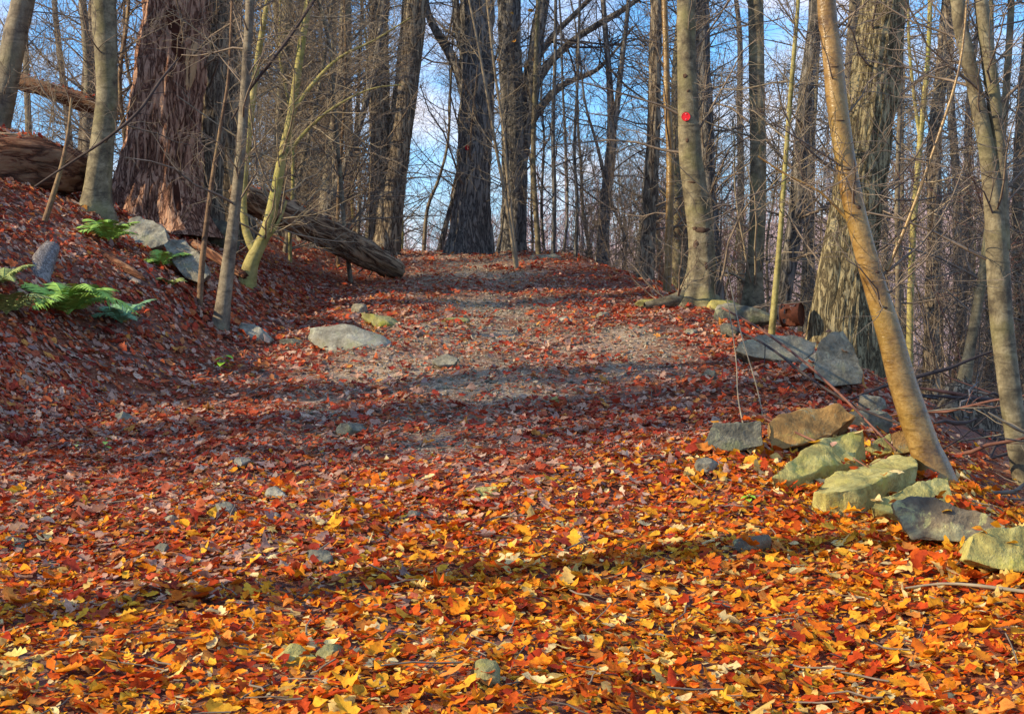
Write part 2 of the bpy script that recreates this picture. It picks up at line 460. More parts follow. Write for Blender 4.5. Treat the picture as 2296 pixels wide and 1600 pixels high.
# ------------------------------------------------------------------ leaves
def lin(r, g, b):
    f = lambda c: ((c / 255 + 0.055) / 1.055) ** 2.4 if c > 10 else c / 255 / 12.92
    return (f(r), f(g), f(b))
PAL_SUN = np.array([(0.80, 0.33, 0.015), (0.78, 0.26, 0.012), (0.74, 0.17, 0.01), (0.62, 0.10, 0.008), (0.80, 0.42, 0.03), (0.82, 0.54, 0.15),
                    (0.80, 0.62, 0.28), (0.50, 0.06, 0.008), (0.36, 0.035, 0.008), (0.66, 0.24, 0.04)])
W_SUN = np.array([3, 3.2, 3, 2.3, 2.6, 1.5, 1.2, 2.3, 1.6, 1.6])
PAL_SHADE = np.array([(0.50, 0.085, 0.03), (0.40, 0.05, 0.022), (0.28, 0.035, 0.02), (0.56, 0.14, 0.045), (0.56, 0.21, 0.075), (0.56, 0.33, 0.22),  # redder middle-ground tones: shade put into the colour, along with red-brown oak leaves
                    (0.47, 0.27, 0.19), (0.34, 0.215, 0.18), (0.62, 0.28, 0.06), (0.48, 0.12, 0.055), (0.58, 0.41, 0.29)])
W_SHADE = np.array([2.8, 2.4, 1.9, 2.0, 1.4, 2.5, 2.4, 1.6, 0.6, 2.2, 1.5])
W_SUN /= W_SUN.sum(); W_SHADE /= W_SHADE.sum()

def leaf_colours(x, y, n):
    a = PAL_SUN[rng.choice(len(PAL_SUN), n, p=W_SUN)]; b = PAL_SHADE[rng.choice(len(PAL_SHADE), n, p=W_SHADE)]
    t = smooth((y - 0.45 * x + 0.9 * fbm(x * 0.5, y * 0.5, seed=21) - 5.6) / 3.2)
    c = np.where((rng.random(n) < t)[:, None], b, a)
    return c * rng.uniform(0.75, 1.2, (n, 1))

SHAPES = {   # half-widths at stations along the midrib, relative to length
    'beech': ([0, .12, .32, .55, .78, 1.0], [.01, .17, .29, .29, .18, .0]),
    'oak': ([0, .14, .26, .38, .5, .62, .75, .87, 1.0], [.02, .13, .12, .26, .16, .29, .16, .19, .02]),
    'long': ([0, .25, .5, .75, 1.0], [.01, .12, .16, .12, .0]),
    'chip': ([0, .5, 1.0], [.05, .26, .06]),
}
def leaf_cloud(x, y, size, shape, lift=0.012, tilt=0.38, zabs=None):
    n = len(x)
    st, hw = SHAPES[shape]; st = np.array(st); hw = np.array(hw); K = len(st)
    u = (st - 0.5)[None] * np.ones((n, 1))
    w = hw[None] * rng.uniform(0.8, 1.25, (n, K))
    fold = rng.normal(0.15, 0.32, (n, 1)); curl = rng.normal(0.15, 0.4, (n, 1)); tw = rng.normal(0, 0.4, (n, 1))
    bend = rng.normal(0, 0.22, (n, 1))
    zmid = curl * (u ** 2)
    L = np.empty((n, K, 3, 3))
    for j, s in enumerate((-1, 0, 1)):
        L[:, :, j, 0] = u
        L[:, :, j, 1] = s * w + bend * u * u * 1.5
        L[:, :, j, 2] = zmid + np.abs(s) * w * fold * (1 + rng.normal(0, .5, (n, K))) + s * w * tw * u * 2
    L *= size[:, None, None, None]
    yaw = rng.uniform(0, 2 * np.pi, n)
    tx = rng.normal(0, tilt, n); ty = rng.normal(0, tilt, n)
    steep = rng.random(n) < 0.06; tx[steep] *= 2.4
    e = 0.05
    gxn = (H(x + e, y) - H(x - e, y)) / (2 * e); gyn = (H(x, y + e) - H(x, y - e)) / (2 * e)
    def rot(A, axis, a):
        c, s = np.cos(a)[:, None, None], np.sin(a)[:, None, None]
        B = A.copy(); i, j = [(1, 2), (2, 0), (0, 1)][axis]
        B[..., i] = A[..., i] * c - A[..., j] * s; B[..., j] = A[..., i] * s + A[..., j] * c
        return B
    L = rot(L, 0, tx); L = rot(L, 1, ty); L = rot(L, 2, yaw)
    L[..., 2] += L[..., 0] * gxn[:, None, None] + L[..., 1] * gyn[:, None, None]
    z = H(x, y) + lift + np.abs(np.sin(tx)) * size * 0.18 + np.abs(np.sin(ty)) * size * 0.28 + rng.random(n) * lift
    if zabs is not None: z = zabs
    L[..., 0] += x[:, None, None]; L[..., 1] += y[:, None, None]; L[..., 2] += z[:, None, None]
    base = np.arange(n * K * 3).reshape(n, K, 3)
    q = []
    for j in (0, 1):
        q.append(np.stack([base[:, :-1, j], base[:, 1:, j], base[:, 1:, j + 1], base[:, :-1, j + 1]], -1))
    Q = np.stack(q, 1).reshape(-1, 4)
    return L.reshape(-1, 3), Q, K * 3

def trail_bare(x, y):
    """how worn the tread is (0..1)"""
    cx = np.interp(y, [4, 7, 9, 11, 14, 18, 23], [0.4, -0.5, -0.7, -0.55, -0.1, -0.35, -0.6])
    wd = np.interp(y, [4, 8, 11, 14, 23], [0.3, 0.9, 1.25, 1.25, 1.0])
    b = np.exp(-((x - cx) / wd) ** 2)
    b *= smooth((y - 7.2) / 2.5)
    b2 = np.exp(-((x - 1.1) / 0.5) ** 2) * smooth((y - 10.5) / 1.0) * smooth((14.5 - y) / 1.5)
    return np.clip(np.maximum(b, b2) * (0.95 + 0.5 * fbm(x * 1.1, y * 0.7, seed=9)), 0, 1)

# ------------------------------------------------------------------ ground sheet
def axis(lo, hi, fine_lo, fine_hi, step, gr=1.13):
    a = list(np.arange(fine_lo, fine_hi, step)); s = step
    while a[-1] < hi: s *= gr; a.append(a[-1] + s)
    s = step
    while a[0] > lo: s *= gr; a.insert(0, a[0] - s)
    return np.array(a)
gx = axis(-420, 420, -8, 7, 0.11); gy = axis(-60, 420, 2, 27, 0.11)
GX, GY = np.meshgrid(gx, gy)
GZ = H(GX, GY)
nx, ny = len(gx), len(gy)
idx = np.arange(nx * ny).reshape(ny, nx)
gq = np.stack([idx[:-1, :-1], idx[:-1, 1:], idx[1:, 1:], idx[1:, :-1]], -1).reshape(-1, 4)
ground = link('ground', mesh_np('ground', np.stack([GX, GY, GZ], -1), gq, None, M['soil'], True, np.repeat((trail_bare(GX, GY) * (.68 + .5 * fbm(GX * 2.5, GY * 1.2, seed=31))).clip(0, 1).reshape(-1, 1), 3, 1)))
tag(ground, kind='structure')

def scatter(n, y0, y1, pw=1.0, margin=0.6, half=0.40):
    t = rng.random(n * 2)
    y = (y0 ** (1 + pw) + t * (y1 ** (1 + pw) - y0 ** (1 + pw))) ** (1 / (1 + pw))
    x = rng.uniform(-1, 1, n * 2) * (half * y + margin)
    keep = rng.random(n * 2) > trail_bare(x, y) * (.76 + .45 * fbm(x * 2.2, y * 1.1, seed=33))
    keep &= ~((x < X_LEFT(y) - 1.5) & (y > 24))
    keep &= rng.random(n * 2) > smooth((x - X_RIGHT(y) - 0.15) / 0.9) * 0.93
    x, y = x[keep][:n], y[keep][:n]
    return x, y

litter = Soup()
for shape, n, y0, y1, s0, s1 in (
        ('oak', 10000, 3.4, 10, 0.06, 0.135), ('beech', 22000, 3.4, 10, 0.035, 0.085), ('long', 7000, 3.4, 10, 0.05, 0.10), ('chip', 46000, 3.4, 10, 0.018, 0.052),
        ('beech', 15000, 9, 17, 0.05, 0.10), ('oak', 7000, 9, 16, 0.07, 0.13), ('chip', 30000, 9, 18, 0.025, 0.06),
        ('long', 15000, 15, 29, 0.07, 0.13), ('chip', 14000, 16, 29, 0.05, 0.11)):
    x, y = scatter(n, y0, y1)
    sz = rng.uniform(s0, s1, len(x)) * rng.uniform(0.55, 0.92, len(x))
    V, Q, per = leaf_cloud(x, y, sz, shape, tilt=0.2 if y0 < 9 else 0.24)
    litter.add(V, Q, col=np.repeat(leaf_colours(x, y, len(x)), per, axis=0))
# crumbs and gravel on the worn tread
n = 60000
y = rng.uniform(6.5, 24, n); x = rng.uniform(-3, 2.6, n)
k = rng.random(n) < trail_bare(x, y) * 1.2
x, y = x[k], y[k]
V, Q, per = leaf_cloud(x, y, rng.uniform(0.015, 0.045, len(x)), 'chip', lift=0.006, tilt=0.22)
crumb = np.array([(0.50, 0.39, 0.26), (0.40, 0.31, 0.21), (0.60, 0.50, 0.34), (0.26, 0.17, 0.11), (0.46, 0.21, 0.09), (0.46, 0.41, 0.32)])
litter.add(V, Q, col=np.repeat(crumb[rng.integers(0, 6, len(x))] * rng.uniform(.8, 1.15, (len(x), 1)), per, axis=0))
lo = link('leaf_litter', litter.mesh('leaf_litter', M['leaf']), ground)
tag(lo, kind='stuff')

# the nearest leaves, one object each, sharing a few meshes
def maple_mesh(seed):
    r = random.Random(seed)
    lobes = [(-150, .34), (-128, .22), (-98, .47), (-72, .25), (-50, .58), (-24, .30), (0, .66), (24, .30), (50, .56), (72, .25), (98, .46), (128, .21), (150, .33)]
    pts = [(0.0, 0.0)]
    for a, l in lobes:
        l *= r.uniform(.88, 1.1); a += r.uniform(-5, 5)
        pts.append((math.cos(R(a)) * l, math.sin(R(a)) * l))
    V = []
    cu, fo = r.uniform(-.5, .6), r.uniform(-.4, .5)
    for x, y in pts: V.append((x - .1, y, cu * (x * x) + fo * abs(y) * .6 + r.uniform(-.02, .04)))
    T = [(0, i, i + 1) for i in range(1, len(pts) - 1)]
    # stalk
    b = len(V); V += [(-.1, .012, 0), (-.1, -.012, 0), (-.6, .03, .03), (-.6, .015, .03)]
    T += [(b, b + 1, b + 2), (b + 1, b + 3, b + 2)]
    return mesh_np('maple_leaf', V, None, T, M['leaf_one'])
def single_mesh(shape, seed):
    global rng
    keep = rng; rng = np.random.default_rng(seed)
    st, hw = SHAPES[shape]; V = []; T = []; Q = []
    cu, fo, tw = rng.normal(.2, .4), rng.normal(.3, .4), rng.normal(0, .3)
    for i, (s, h) in enumerate(zip(st, hw)):
        u = s - .5
        for j in (-1, 0, 1): V.append((u, j * h * rng.uniform(.85, 1.15), cu * u * u * 1.3 + abs(j) * h * fo + j * h * tw * u * 2 + rng.normal(0, .008)))
        if i:
            a, b = 3 * (i - 1), 3 * i
            Q += [(a, b, b + 1, a + 1), (a + 1, b + 1, b + 2, a + 2)]
    b = len(V); V += [(-.5, .01, 0), (-.5, -.01, 0), (-.68, .02, .02), (-.68, .008, .02)]; Q.append((b, b + 1, b + 3, b + 2))
    rng = keep
    return mesh_np(shape + '_leaf', V, Q, None, M['leaf_one'])
leaf_meshes = [maple_mesh(i) for i in range(2)] + [single_mesh('oak', i) for i in range(8)] + [single_mesh('beech', 20 + i) for i in range(7)]
for i in range(300):
    t = (i + 0.5) / 300
    y = float(math.sqrt(3.95 ** 2 + t * (7.6 ** 2 - 3.95 ** 2))); x = float(rng.uniform(-0.37, 0.37) * y)
    z = float(H(x, y)) + 0.032 + float(rng.random()) * 0.02
    k = int(rng.integers(0, len(leaf_meshes)))
    o = link('leaf', leaf_meshes[k], ground, (x, y, z))
    e = 0.05
    o.rotation_euler = (float(rng.normal(0, .2)) + float(H(x, y + e) - H(x, y - e)) / .1, float(rng.normal(0, .2)) - float(H(x + e, y) - H(x - e, y)) / .1, float(rng.uniform(0, 6.28)))
    s = float(rng.uniform(.06, .085)) if k < 2 else float(rng.uniform(.075, .125)) if k < 10 else float(rng.uniform(.05, .08))
    o.scale = (s, s, s)
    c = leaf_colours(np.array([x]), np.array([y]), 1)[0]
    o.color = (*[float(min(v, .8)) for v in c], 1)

# ------------------------------------------------------------------ trees
def trunk_mesh(path, mat, sides=16, furrow=0.0, flare=0.0, lump=0.04, spacing=0.06, fine_to=None, origin=None, freq=5.0, seed=0):
    """path rows: x y z r, base first. Returns mesh in coordinates about origin."""
    pr = catmull(path, spacing)
    if fine_to is not None:
        lowp = pr[pr[:, 2] <= fine_to]; hi = pr[pr[:, 2] > fine_to]
        pr = np.vstack([lowp, hi[::6], pr[-1:]]) if len(hi) else lowp
    Pt, Rd = pr[None, :, :3], np.maximum(pr[:, 3], 0.003)
    T = norm(np.gradient(Pt, axis=1)); ref = np.broadcast_to(np.array([0.001, 0, 1.0]) if abs(pr[-1, 0] - pr[0, 0]) > abs(pr[-1, 2] - pr[0, 2]) * 1.5 else np.array([1.0, 0, 0.001]), Pt.shape)
    U = norm(ref - T * (ref * T).sum(-1, keepdims=True)); W = np.cross(T, U)
    a = np.arange(sides) / sides * 2 * np.pi
    hgt = np.concatenate([[0], np.cumsum(np.linalg.norm(np.diff(pr[:, :3], axis=0), axis=1))])[:, None]
    ca, sa = np.cos(a)[None], np.sin(a)[None]
    rr = np.repeat(Rd[:, None], sides, 1)
    rr = rr * (1 + lump * fbm(ca * 1.2 + 5 + 0 * hgt, sa * 1.2 + 0 * hgt, hgt * 1.4 + 0 * ca, seed=seed, oct=3))
    if furrow:
        rm = max(pr[0, 3], .05)
        f = fbm(ca * freq + 9 + 0.35 * vnoise(0 * ca + hgt * 2, 0 * hgt + a[None] * 2, seed=seed), sa * freq + 0 * hgt, hgt * 2.2 + 0 * ca, seed=seed + 3, oct=3)
        rr = rr + furrow * (np.abs(f) - 0.35)
    if flare:
        lob = 0.55 + 0.45 * np.cos(a[None] * 4 + seed) + 0.3 * np.cos(a[None] * 7 + seed * 2.1)
        rr = rr * (1 + flare * np.exp(-np.maximum(hgt - 0.15, 0) / (0.28 + 0.5 * Rd[0])) * lob)
    V = Pt[0][:, None, :] + rr[:, :, None] * (U[0][:, None] * ca[..., None] + W[0][:, None] * sa[..., None])
    K = len(pr)
    ix = np.arange(K * sides).reshape(K, sides); a0 = ix[:-1]; b0 = ix[1:]
    Q = np.stack([a0, np.roll(a0, -1, 1), np.roll(b0, -1, 1), b0], -1).reshape(-1, 4)
    V = V.reshape(-1, 3)
    if origin is not None: V = V - np.asarray(origin)
    return mesh_np('trunk', V, Q, None, mat), pr

def crown_of(paths, mat, n1, L1, n2=5, L2=0.6, n3=3, L3=0.3, f0=0.25, f1=0.98, ang=65, up=0.04, rmin=0.0035, origin=(0, 0, 0), K1=6, S1=4):
    s = Soup()
    for pr, share in paths:
        q = pr[np.linspace(0, len(pr) - 1, 24).astype(int)]
        m = max(1, int(n1 * share))
        b1, r1 = grow(q[None, :, :3], q[None, :, 3], m, f0, f1, L1, ang, K1, 0.45, rmin * 1.6, up, 0.16)
        s.add(*tubes(b1, r1, S1))
        b2, r2 = grow(b1, r1, n2, 0.15, 0.97, L2, 48, 5, 0.6, rmin * 1.1, up * 0.7, 0.2)
        s.add(*tubes(b2, r2, 3))
        if n3:
            b3, r3 = grow(b2, r2, n3, 0.2, 0.97, L3, 45, 4, 0.7, rmin * 0.85, 0.02, 0.25)
            s.add(*tubes(b3, r3, 3))
    return s.mesh('crown', mat, off=origin)

def px_path(pts, d, extend=None):
    rows = []
    for px, py, w in pts: rows.append((*P(px, py, d), w / 2 / FPX * d))
    return rows

HERO = []
def hero(name, label, pts, bark, twig='twig', d=None, sides=14, furrow=0, flare=0.25, lump=0.05, top=9.0, n1=26, L1=1.3, n2=6, L2=0.6, n3=3, L3=0.3,
         f0=0.2, ang=62, up=0.05, limbs=(), cat='tree', spacing=0.06, freq=5.0, seed=None, group=None, rmin=0.0026, top_r=0.45, sink=0.18, crown=True):
    seed = seed if seed is not None else len(HERO) * 7 + 1
    if d is None: d = ground_depth(pts[0][0], pts[0][1])
    rows = px_path(pts, d)
    b = np.array(rows[0]); base = b[:3].copy()
    gz = float(H(base[0], base[1]))
    d0 = norm(np.array(rows[1][:3]) - base)
    low = base + d0 * ((gz - sink - base[2]) / max(d0[2], 0.3))
    if low[2] < base[2] - 0.02: rows.insert(0, (*low, b[3] * (1.15 if flare else 1.0)))
    base[2] = gz
    a, e = np.array(rows[-2]), np.array(rows[-1])
    dirv = norm(e[:3] - a[:3])
    if top and e[2] < top:
        dirv = norm(dirv * np.array([.8, .8, 1]))
        steps = 4; ln = (top - e[2]) / max(dirv[2], .4)
        cur = e[:3].copy()
        for k in range(1, steps + 1):
            dirv = norm(dirv + rng.normal(0, .05, 3) + np.array([0, 0, .05]))
            cur = cur + dirv * ln / steps
            rows.append((*cur, e[3] * (1 - (1 - top_r) * k / steps)))
    t = thing(name, label, cat, base, group)
    me, pr = trunk_mesh(np.array(rows), M[bark], sides, furrow, flare, lump, spacing, EYE + 0.2 * d, base, freq, seed)
    link('trunk', me, t)
    paths = [(pr, 1.0)]
    for lp in limbs:
        lr = np.array(px_path([q[:3] for q in lp], d))
        for i, q in enumerate(lp):
            if len(q) > 3: lr[i, 1] += q[3]
        lm, lpr = trunk_mesh(lr, M[bark], 10, furrow * 0.5, 0, lump, 0.1, None, base, freq, seed + 5)
        link('limb', lm, t)
        paths.append((lpr, 0.35))
    if crown and n1:
        link('crown', crown_of(paths, M[twig], n1, L1, n2, L2, n3, L3, f0, .98, ang, up, rmin, base), t)
    HERO.append((t, d, base))
    return t

# --- left side
hero('beech_tree', 'smooth grey beech leaning right at the far left edge, behind the big rotten log',
     [(-30, 420, 62), (-12, 300, 60), (12, 190, 56), (36, 70, 52), (52, 0, 50)], 'grey', d=15.2, top=11, n1=20, seed=3)
hero('beech_tree', 'smooth grey beech trunk standing between the rotten log and the big shaggy oak',
     [(215, 482, 78), (217, 440, 60), (227, 340, 53), (238, 240, 48), (240, 190, 48), (236, 100, 52), (232, 0, 54)], 'beech', sides=20, flare=0.45, top=11, n1=24, lump=0.07)
oak = hero('oak_tree', 'huge old oak with shaggy reddish bark, a dark hollow and bare wood on its trunk',
     [(352, 500, 205), (352, 455, 190), (358, 400, 172), (366, 320, 160), (375, 230, 155), (385, 130, 150), (400, 0, 146)], 'redoak', sides=150, furrow=0.042, flare=0.28,
     lump=0.10, top=13, top_r=.6, n1=30, L1=2.2, f0=0.4, spacing=0.035, freq=13)
oak_d, oak_b = HERO[-1][1], HERO[-1][2]
hero('oak_tree', 'grey furrowed trunk pressed close behind the right flank of the huge shaggy oak',
     [(455, 480, 88), (458, 400, 84), (464, 250, 82), (470, 120, 80), (474, 0, 78)], 'oak', d=oak_d + 0.75, sides=48, furrow=0.03, flare=0.2, top=13, n1=24, L1=2, f0=.4, spacing=.06)
hero('dead_stem', 'thin reddish brown dead stem rising in front of the pale boulder below the old oak',
     [(447, 692, 15), (452, 600, 14), (463, 500, 12), (476, 400, 10), (495, 280, 8), (512, 170, 7), (520, 0, 6)], 'brownstem', 'twig', sides=8, flare=0.1, top=4.5, n1=10, L1=.5, n2=3, L2=.3, n3=0, cat='sapling')
hero('sapling', 'straight grey sapling with a pale scarred foot, nearest the flat stone on the left bank',
     [(494, 738, 38), (500, 690, 32), (511, 600, 29), (523, 500, 26), (536, 380, 24), (546, 250, 22), (554, 120, 21), (560, 0, 20)], 'grey', sides=16, flare=0.2, top=8, n1=22, L1=1.3, f0=.3, cat='sapling')
ys = hero('sapling', 'yellow-green forked sapling catching the sun beside the grey sapling',
     [(553, 642, 40), (562, 595, 34), (577, 560, 30), (598, 515, 27), (616, 440, 25), (633, 350, 21), (654, 250, 19), (669, 150, 18), (682, 60, 17), (692, 0, 16)], 'yellow', 'twig_pale', sides=16, flare=0.15,
     top=7.5, n1=30, L1=1.5, n2=6, f0=.25, cat='sapling',
     limbs=[[(570, 560, 22), (552, 520, 18), (545, 450, 17), (552, 360, 16), (563, 250, 15), (578, 130, 14), (600, 0, 12)],
            [(582, 545, 14), (607, 525, 10), (628, 490, 8), (642, 450, 6)],
            [(655, 250, 12), (700, 190, 10), (760, 130, 7), (840, 90, 5), (920, 40, 3)],
            [(640, 350, 10), (690, 290, 8), (750, 240, 6), (830, 200, 4), (900, 190, 3)]])

# --- crest
hero('twin_tree', 'pair of furrowed trunks leaning apart from one foot at the left of the crest',
     [(858, 566, 74), (858, 520, 60), (854, 400, 46), (850, 250, 44), (848, 120, 42), (850, 0, 42)], 'oak', d=22.4, sides=36, furrow=0.028, flare=0.1, top=12, n1=26, L1=1.7, f0=.3, spacing=.08,
     limbs=[[(866, 560, 66), (874, 480, 60), (888, 360, 56), (905, 240, 56), (920, 120, 56), (934, -60, 54), (945, -260, 40)]])
d_mid = 23.2
hero('dark_tree', 'broad dark trunk on the crest straight above the trail, bearing a dull red paint spot',
     [(1050, 560, 98), (1054, 520, 86), (1062, 420, 76), (1066, 300, 74), (1068, 180, 74), (1070, 60, 74), (1071, 0, 73)], 'dark', 'twig', d=23.2, sides=44, furrow=0.035, flare=0.22, top=13, n1=30, L1=2.2, f0=.2, spacing=.08,
     limbs=[[(1050, 235, 30), (1030, 160, 24), (1000, 105, 20), (972, 60, 18), (955, 10, 17), (950, -80, 14)],
            [(1042, 130, 18), (1026, 60, 16), (1020, -60, 12)]])
dk_d = HERO[-1][1]
hero('dark_tree', 'dark gnarled trunk just right of the broad paint-spotted trunk, with long limbs reaching right',
     [(1148, 566, 64), (1150, 520, 56), (1155, 400, 54), (1152, 300, 56), (1146, 180, 52), (1142, 60, 50), (1140, 0, 50)], 'dark', 'twig_dark', d=24.5, sides=36, furrow=0.03, flare=0.2, top=13, n1=24, L1=2.2, f0=.2, spacing=.08,
     limbs=[[(1160, 400, 34), (1172, 330, 32), (1186, 250, 36), (1196, 150, 34), (1208, 60, 30), (1230, -60, 26)],
            [(1186, 285, 20), (1220, 230, 18), (1262, 190, 15), (1305, 172, 12), (1335, 158, 10), (1375, 120, 6), (1420, 60, 4)],
            [(1195, 210, 20), (1225, 150, 18), (1280, 95, 16), (1340, 55, 14), (1400, 20, 12), (1480, -40, 8)],
            [(1200, 140, 16), (1240, 80, 14), (1290, 30, 12), (1340, -20, 10), (1400, -90, 7)],
            [(1350, 130, 5), (1400, 190, 4), (1470, 240, 3)]])
hero('sapling', 'pale thin sapling standing right of the dark gnarled trunk on the crest',
     [(1208, 572, 13), (1202, 480, 12), (1196, 380, 12), (1197, 280, 11), (1200, 180, 10), (1204, 60, 9), (1206, 0, 9)], 'beech', 'twig_pale', sides=8, flare=.1, top=7, n1=18, L1=1.0, cat='sapling')
hero('sapling', 'thin dark sapling on the crest between the pale sapling and the forked tree',
     [(1240, 580, 11), (1243, 450, 10), (1240, 300, 9), (1244, 150, 8), (1246, 0, 7)], 'dark', 'twig_dark', sides=8, flare=.1, top=7, n1=16, L1=1.1, cat='sapling')
hero('forked_tree', 'dark slender forked tree above orange leaves at the right end of the crest',
     [(1350, 596, 34), (1353, 520, 28), (1360, 430, 25), (1368, 360, 24), (1372, 300, 22), (1368, 200, 15), (1360, 100, 13), (1352, 0, 12)], 'dark', 'twig_dark', sides=16, flare=.25, top=9, n1=24, L1=1.4,
     limbs=[[(1371, 310, 16), (1382, 250, 14), (1392, 160, 12), (1402, 80, 10), (1410, 0, 9)], [(1362, 430, 9), (1340, 330, 7), (1312, 230, 5), (1300, 120, 4)], [(1364, 440, 8), (1390, 500, 6), (1412, 560, 5)]])
hero('tree', 'grey furrowed tree left of the thin golden brown stem',
     [(1446, 628, 40), (1452, 560, 33), (1458, 450, 31), (1464, 330, 30), (1468, 200, 29), (1470, 80, 28), (1472, 0, 28)], 'oak', sides=24, furrow=.014, flare=.25, top=11, n1=26, L1=1.6, f0=.15)
hero('sapling', 'thin golden brown stem standing immediately left of the beech with the red disc',
     [(1495, 660, 19), (1499, 560, 18), (1503, 430, 18), (1502, 330, 17), (1496, 230, 16), (1494, 120, 14), (1490, 0, 13)], 'golden', 'twig', sides=10, flare=.15, top=8, n1=18, L1=1.1, cat='sapling')
beech = hero('beech_tree', 'beech with spreading mossy roots and scarred foot, nailed with the bright red disc',
     [(1560, 682, 96), (1566, 655, 76), (1573, 610, 64), (1572, 540, 57), (1560, 440, 54), (1548, 350, 51), (1543, 250, 47), (1540, 120, 44), (1538, 0, 42)], 'beech', 'twig', sides=40, flare=0.32, lump=0.06, top=12, n1=22, L1=1.7, f0=.3, spacing=.05,
     limbs=[[(1545, 660, 46), (1515, 672, 34, -.15), (1480, 678, 24, -.22), (1440, 684, 14, -.28)], [(1590, 662, 34), (1612, 682, 24, -.1), (1640, 694, 12, -.12)]], seed=4)
bd, bb = HERO[-1][1], HERO[-1][2]
hero('tree', 'dark straight trunk half hidden behind the right side of the disc-bearing beech',
     [(1600, 640, 40), (1594, 520, 37), (1586, 380, 35), (1578, 200, 34), (1572, 0, 33)], 'dark', 'twig', d=17.5, sides=20, furrow=.012, top=11, n1=22, L1=1.5)
hero('tree', 'tan smooth tree with a lit left flank between disc beech and yellow-green pole',
     [(1688, 690, 48), (1692, 620, 38), (1698, 500, 36), (1700, 350, 35), (1697, 180, 34), (1694, 0, 33)], 'beech', 'twig_pale', d=15.8, sides=20, flare=.35, top=11, n1=26, L1=1.5, f0=.1)
hero('sapling', 'thin yellow-green pole beside the rusty can',
     [(1733, 722, 15), (1740, 640, 14), (1750, 520, 12), (1760, 380, 11), (1772, 220, 11), (1782, 100, 10), (1790, 0, 9)], 'yellow', 'twig_pale', d=13.3, sides=10, flare=.1, top=7, n1=20, L1=1.1, cat='sapling')
hero('oak_tree', 'large double-stemmed oak with olive furrowed bark behind the leaning golden sapling',
     [(1890, 800, 165), (1892, 740, 150), (1902, 640, 128), (1918, 500, 116), (1934, 380, 110), (1950, 260, 106), (1966, 130, 104), (1984, 0, 100)], 'olive_oak', 'twig', d=13.2, sides=120, furrow=.03, flare=.1, lump=.07, top=12, n1=26, L1=1.8, f0=.35, spacing=.04, freq=13,
     limbs=[[(1846, 790, 84, -.1), (1848, 720, 76, -.1), (1856, 640, 66, -.12), (1872, 540, 58, -.1), (1896, 430, 50), (1918, 360, 30)]])
gs = hero('sapling', 'glossy golden sapling leaning hard left over the right-hand rocks',
     [(2090, 1050, 78), (2076, 1010, 66), (2050, 935, 62), (2022, 850, 59), (1994, 745, 56), (1964, 650, 52), (1936, 550, 49), (1911, 445, 47), (1893, 340, 46), (1878, 235, 46), (1865, 110, 44), (1853, 0, 42)], 'golden', 'twig', d=7.9, sides=36, flare=.12, lump=.075, top=5.5, n1=12, L1=.9, f0=.3, n2=4, cat='sapling', spacing=.05, top_r=.7,
     limbs=[[(1988, 606, 11), (2018, 540, 9), (2050, 460, 8), (2086, 360, 7), (2120, 260, 7), (2150, 160, 6), (2164, 60, 5), (2170, -40, 4)],
            [(1908, 500, 8), (1840, 430, 6), (1770, 395, 5), (1700, 350, 4)]])
hero('beech_tree', 'tall grey beech stem curving up the right edge, brown and rough at its foot',
     [(2296, 1060, 56), (2278, 960, 52), (2262, 850, 50), (2246, 720, 52), (2238, 600, 52), (2230, 470, 44), (2212, 330, 36), (2188, 210, 34), (2166, 110, 33), (2148, 0, 32)], 'beech', 'twig', d=9.0, sides=24, flare=.1, lump=.07, top=7.5, n1=16, L1=1.2, f0=.35, top_r=.7,
     limbs=[[(2250, 560, 32), (2246, 440, 31), (2240, 330, 32), (2228, 220, 33), (2214, 110, 32), (2200, 0, 31), (2190, -120, 28)]])
hero('tree', 'rough grey tree rising behind the golden sapling and left of the right-edge beech',
     [(2090, 790, 38), (2092, 650, 35), (2096, 500, 34), (2094, 380, 33), (2098, 280, 30), (2112, 160, 28), (2120, 60, 27), (2126, 0, 26)], 'oak', 'twig', d=17, sides=22, furrow=.012, flare=.2, top=9, n1=26, L1=1.6, f0=.1)
hero('sapling', 'short leaning pale-sided tree growing from a mossy stump near the brush heap',
     [(2160, 862, 34), (2172, 800, 26), (2186, 720, 24), (2200, 640, 23), (2212, 560, 22), (2230, 420, 20), (2250, 280, 18), (2262, 120, 16), (2268, 0, 15)], 'beech', 'twig', d=11.8, sides=14, flare=.5, top=7, n1=18, L1=1.1, cat='sapling')
hero('sapling', 'slim yellowish forked sapling between the olive oak and the rough grey tree',
     [(2040, 830, 16), (2042, 650, 15), (2050, 480, 15), (2062, 330, 14), (2072, 230, 13), (2082, 110, 11), (2086, 0, 11)], 'yellow', 'twig_pale', d=15.5, sides=10, top=8, n1=24, L1=1.3, cat='sapling',
     limbs=[[(2064, 320, 9), (2052, 230, 8), (2040, 120, 7), (2036, 0, 6)]])
hero('sapling', 'slim grey sapling hugging the right side of the olive oak',
     [(2012, 800, 14), (2014, 650, 13), (2012, 450, 12), (2018, 250, 11), (2022, 100, 10), (2024, 0, 9)], 'grey', 'twig', d=14.6, sides=10, top=8, n1=22, L1=1.2, cat='sapling')
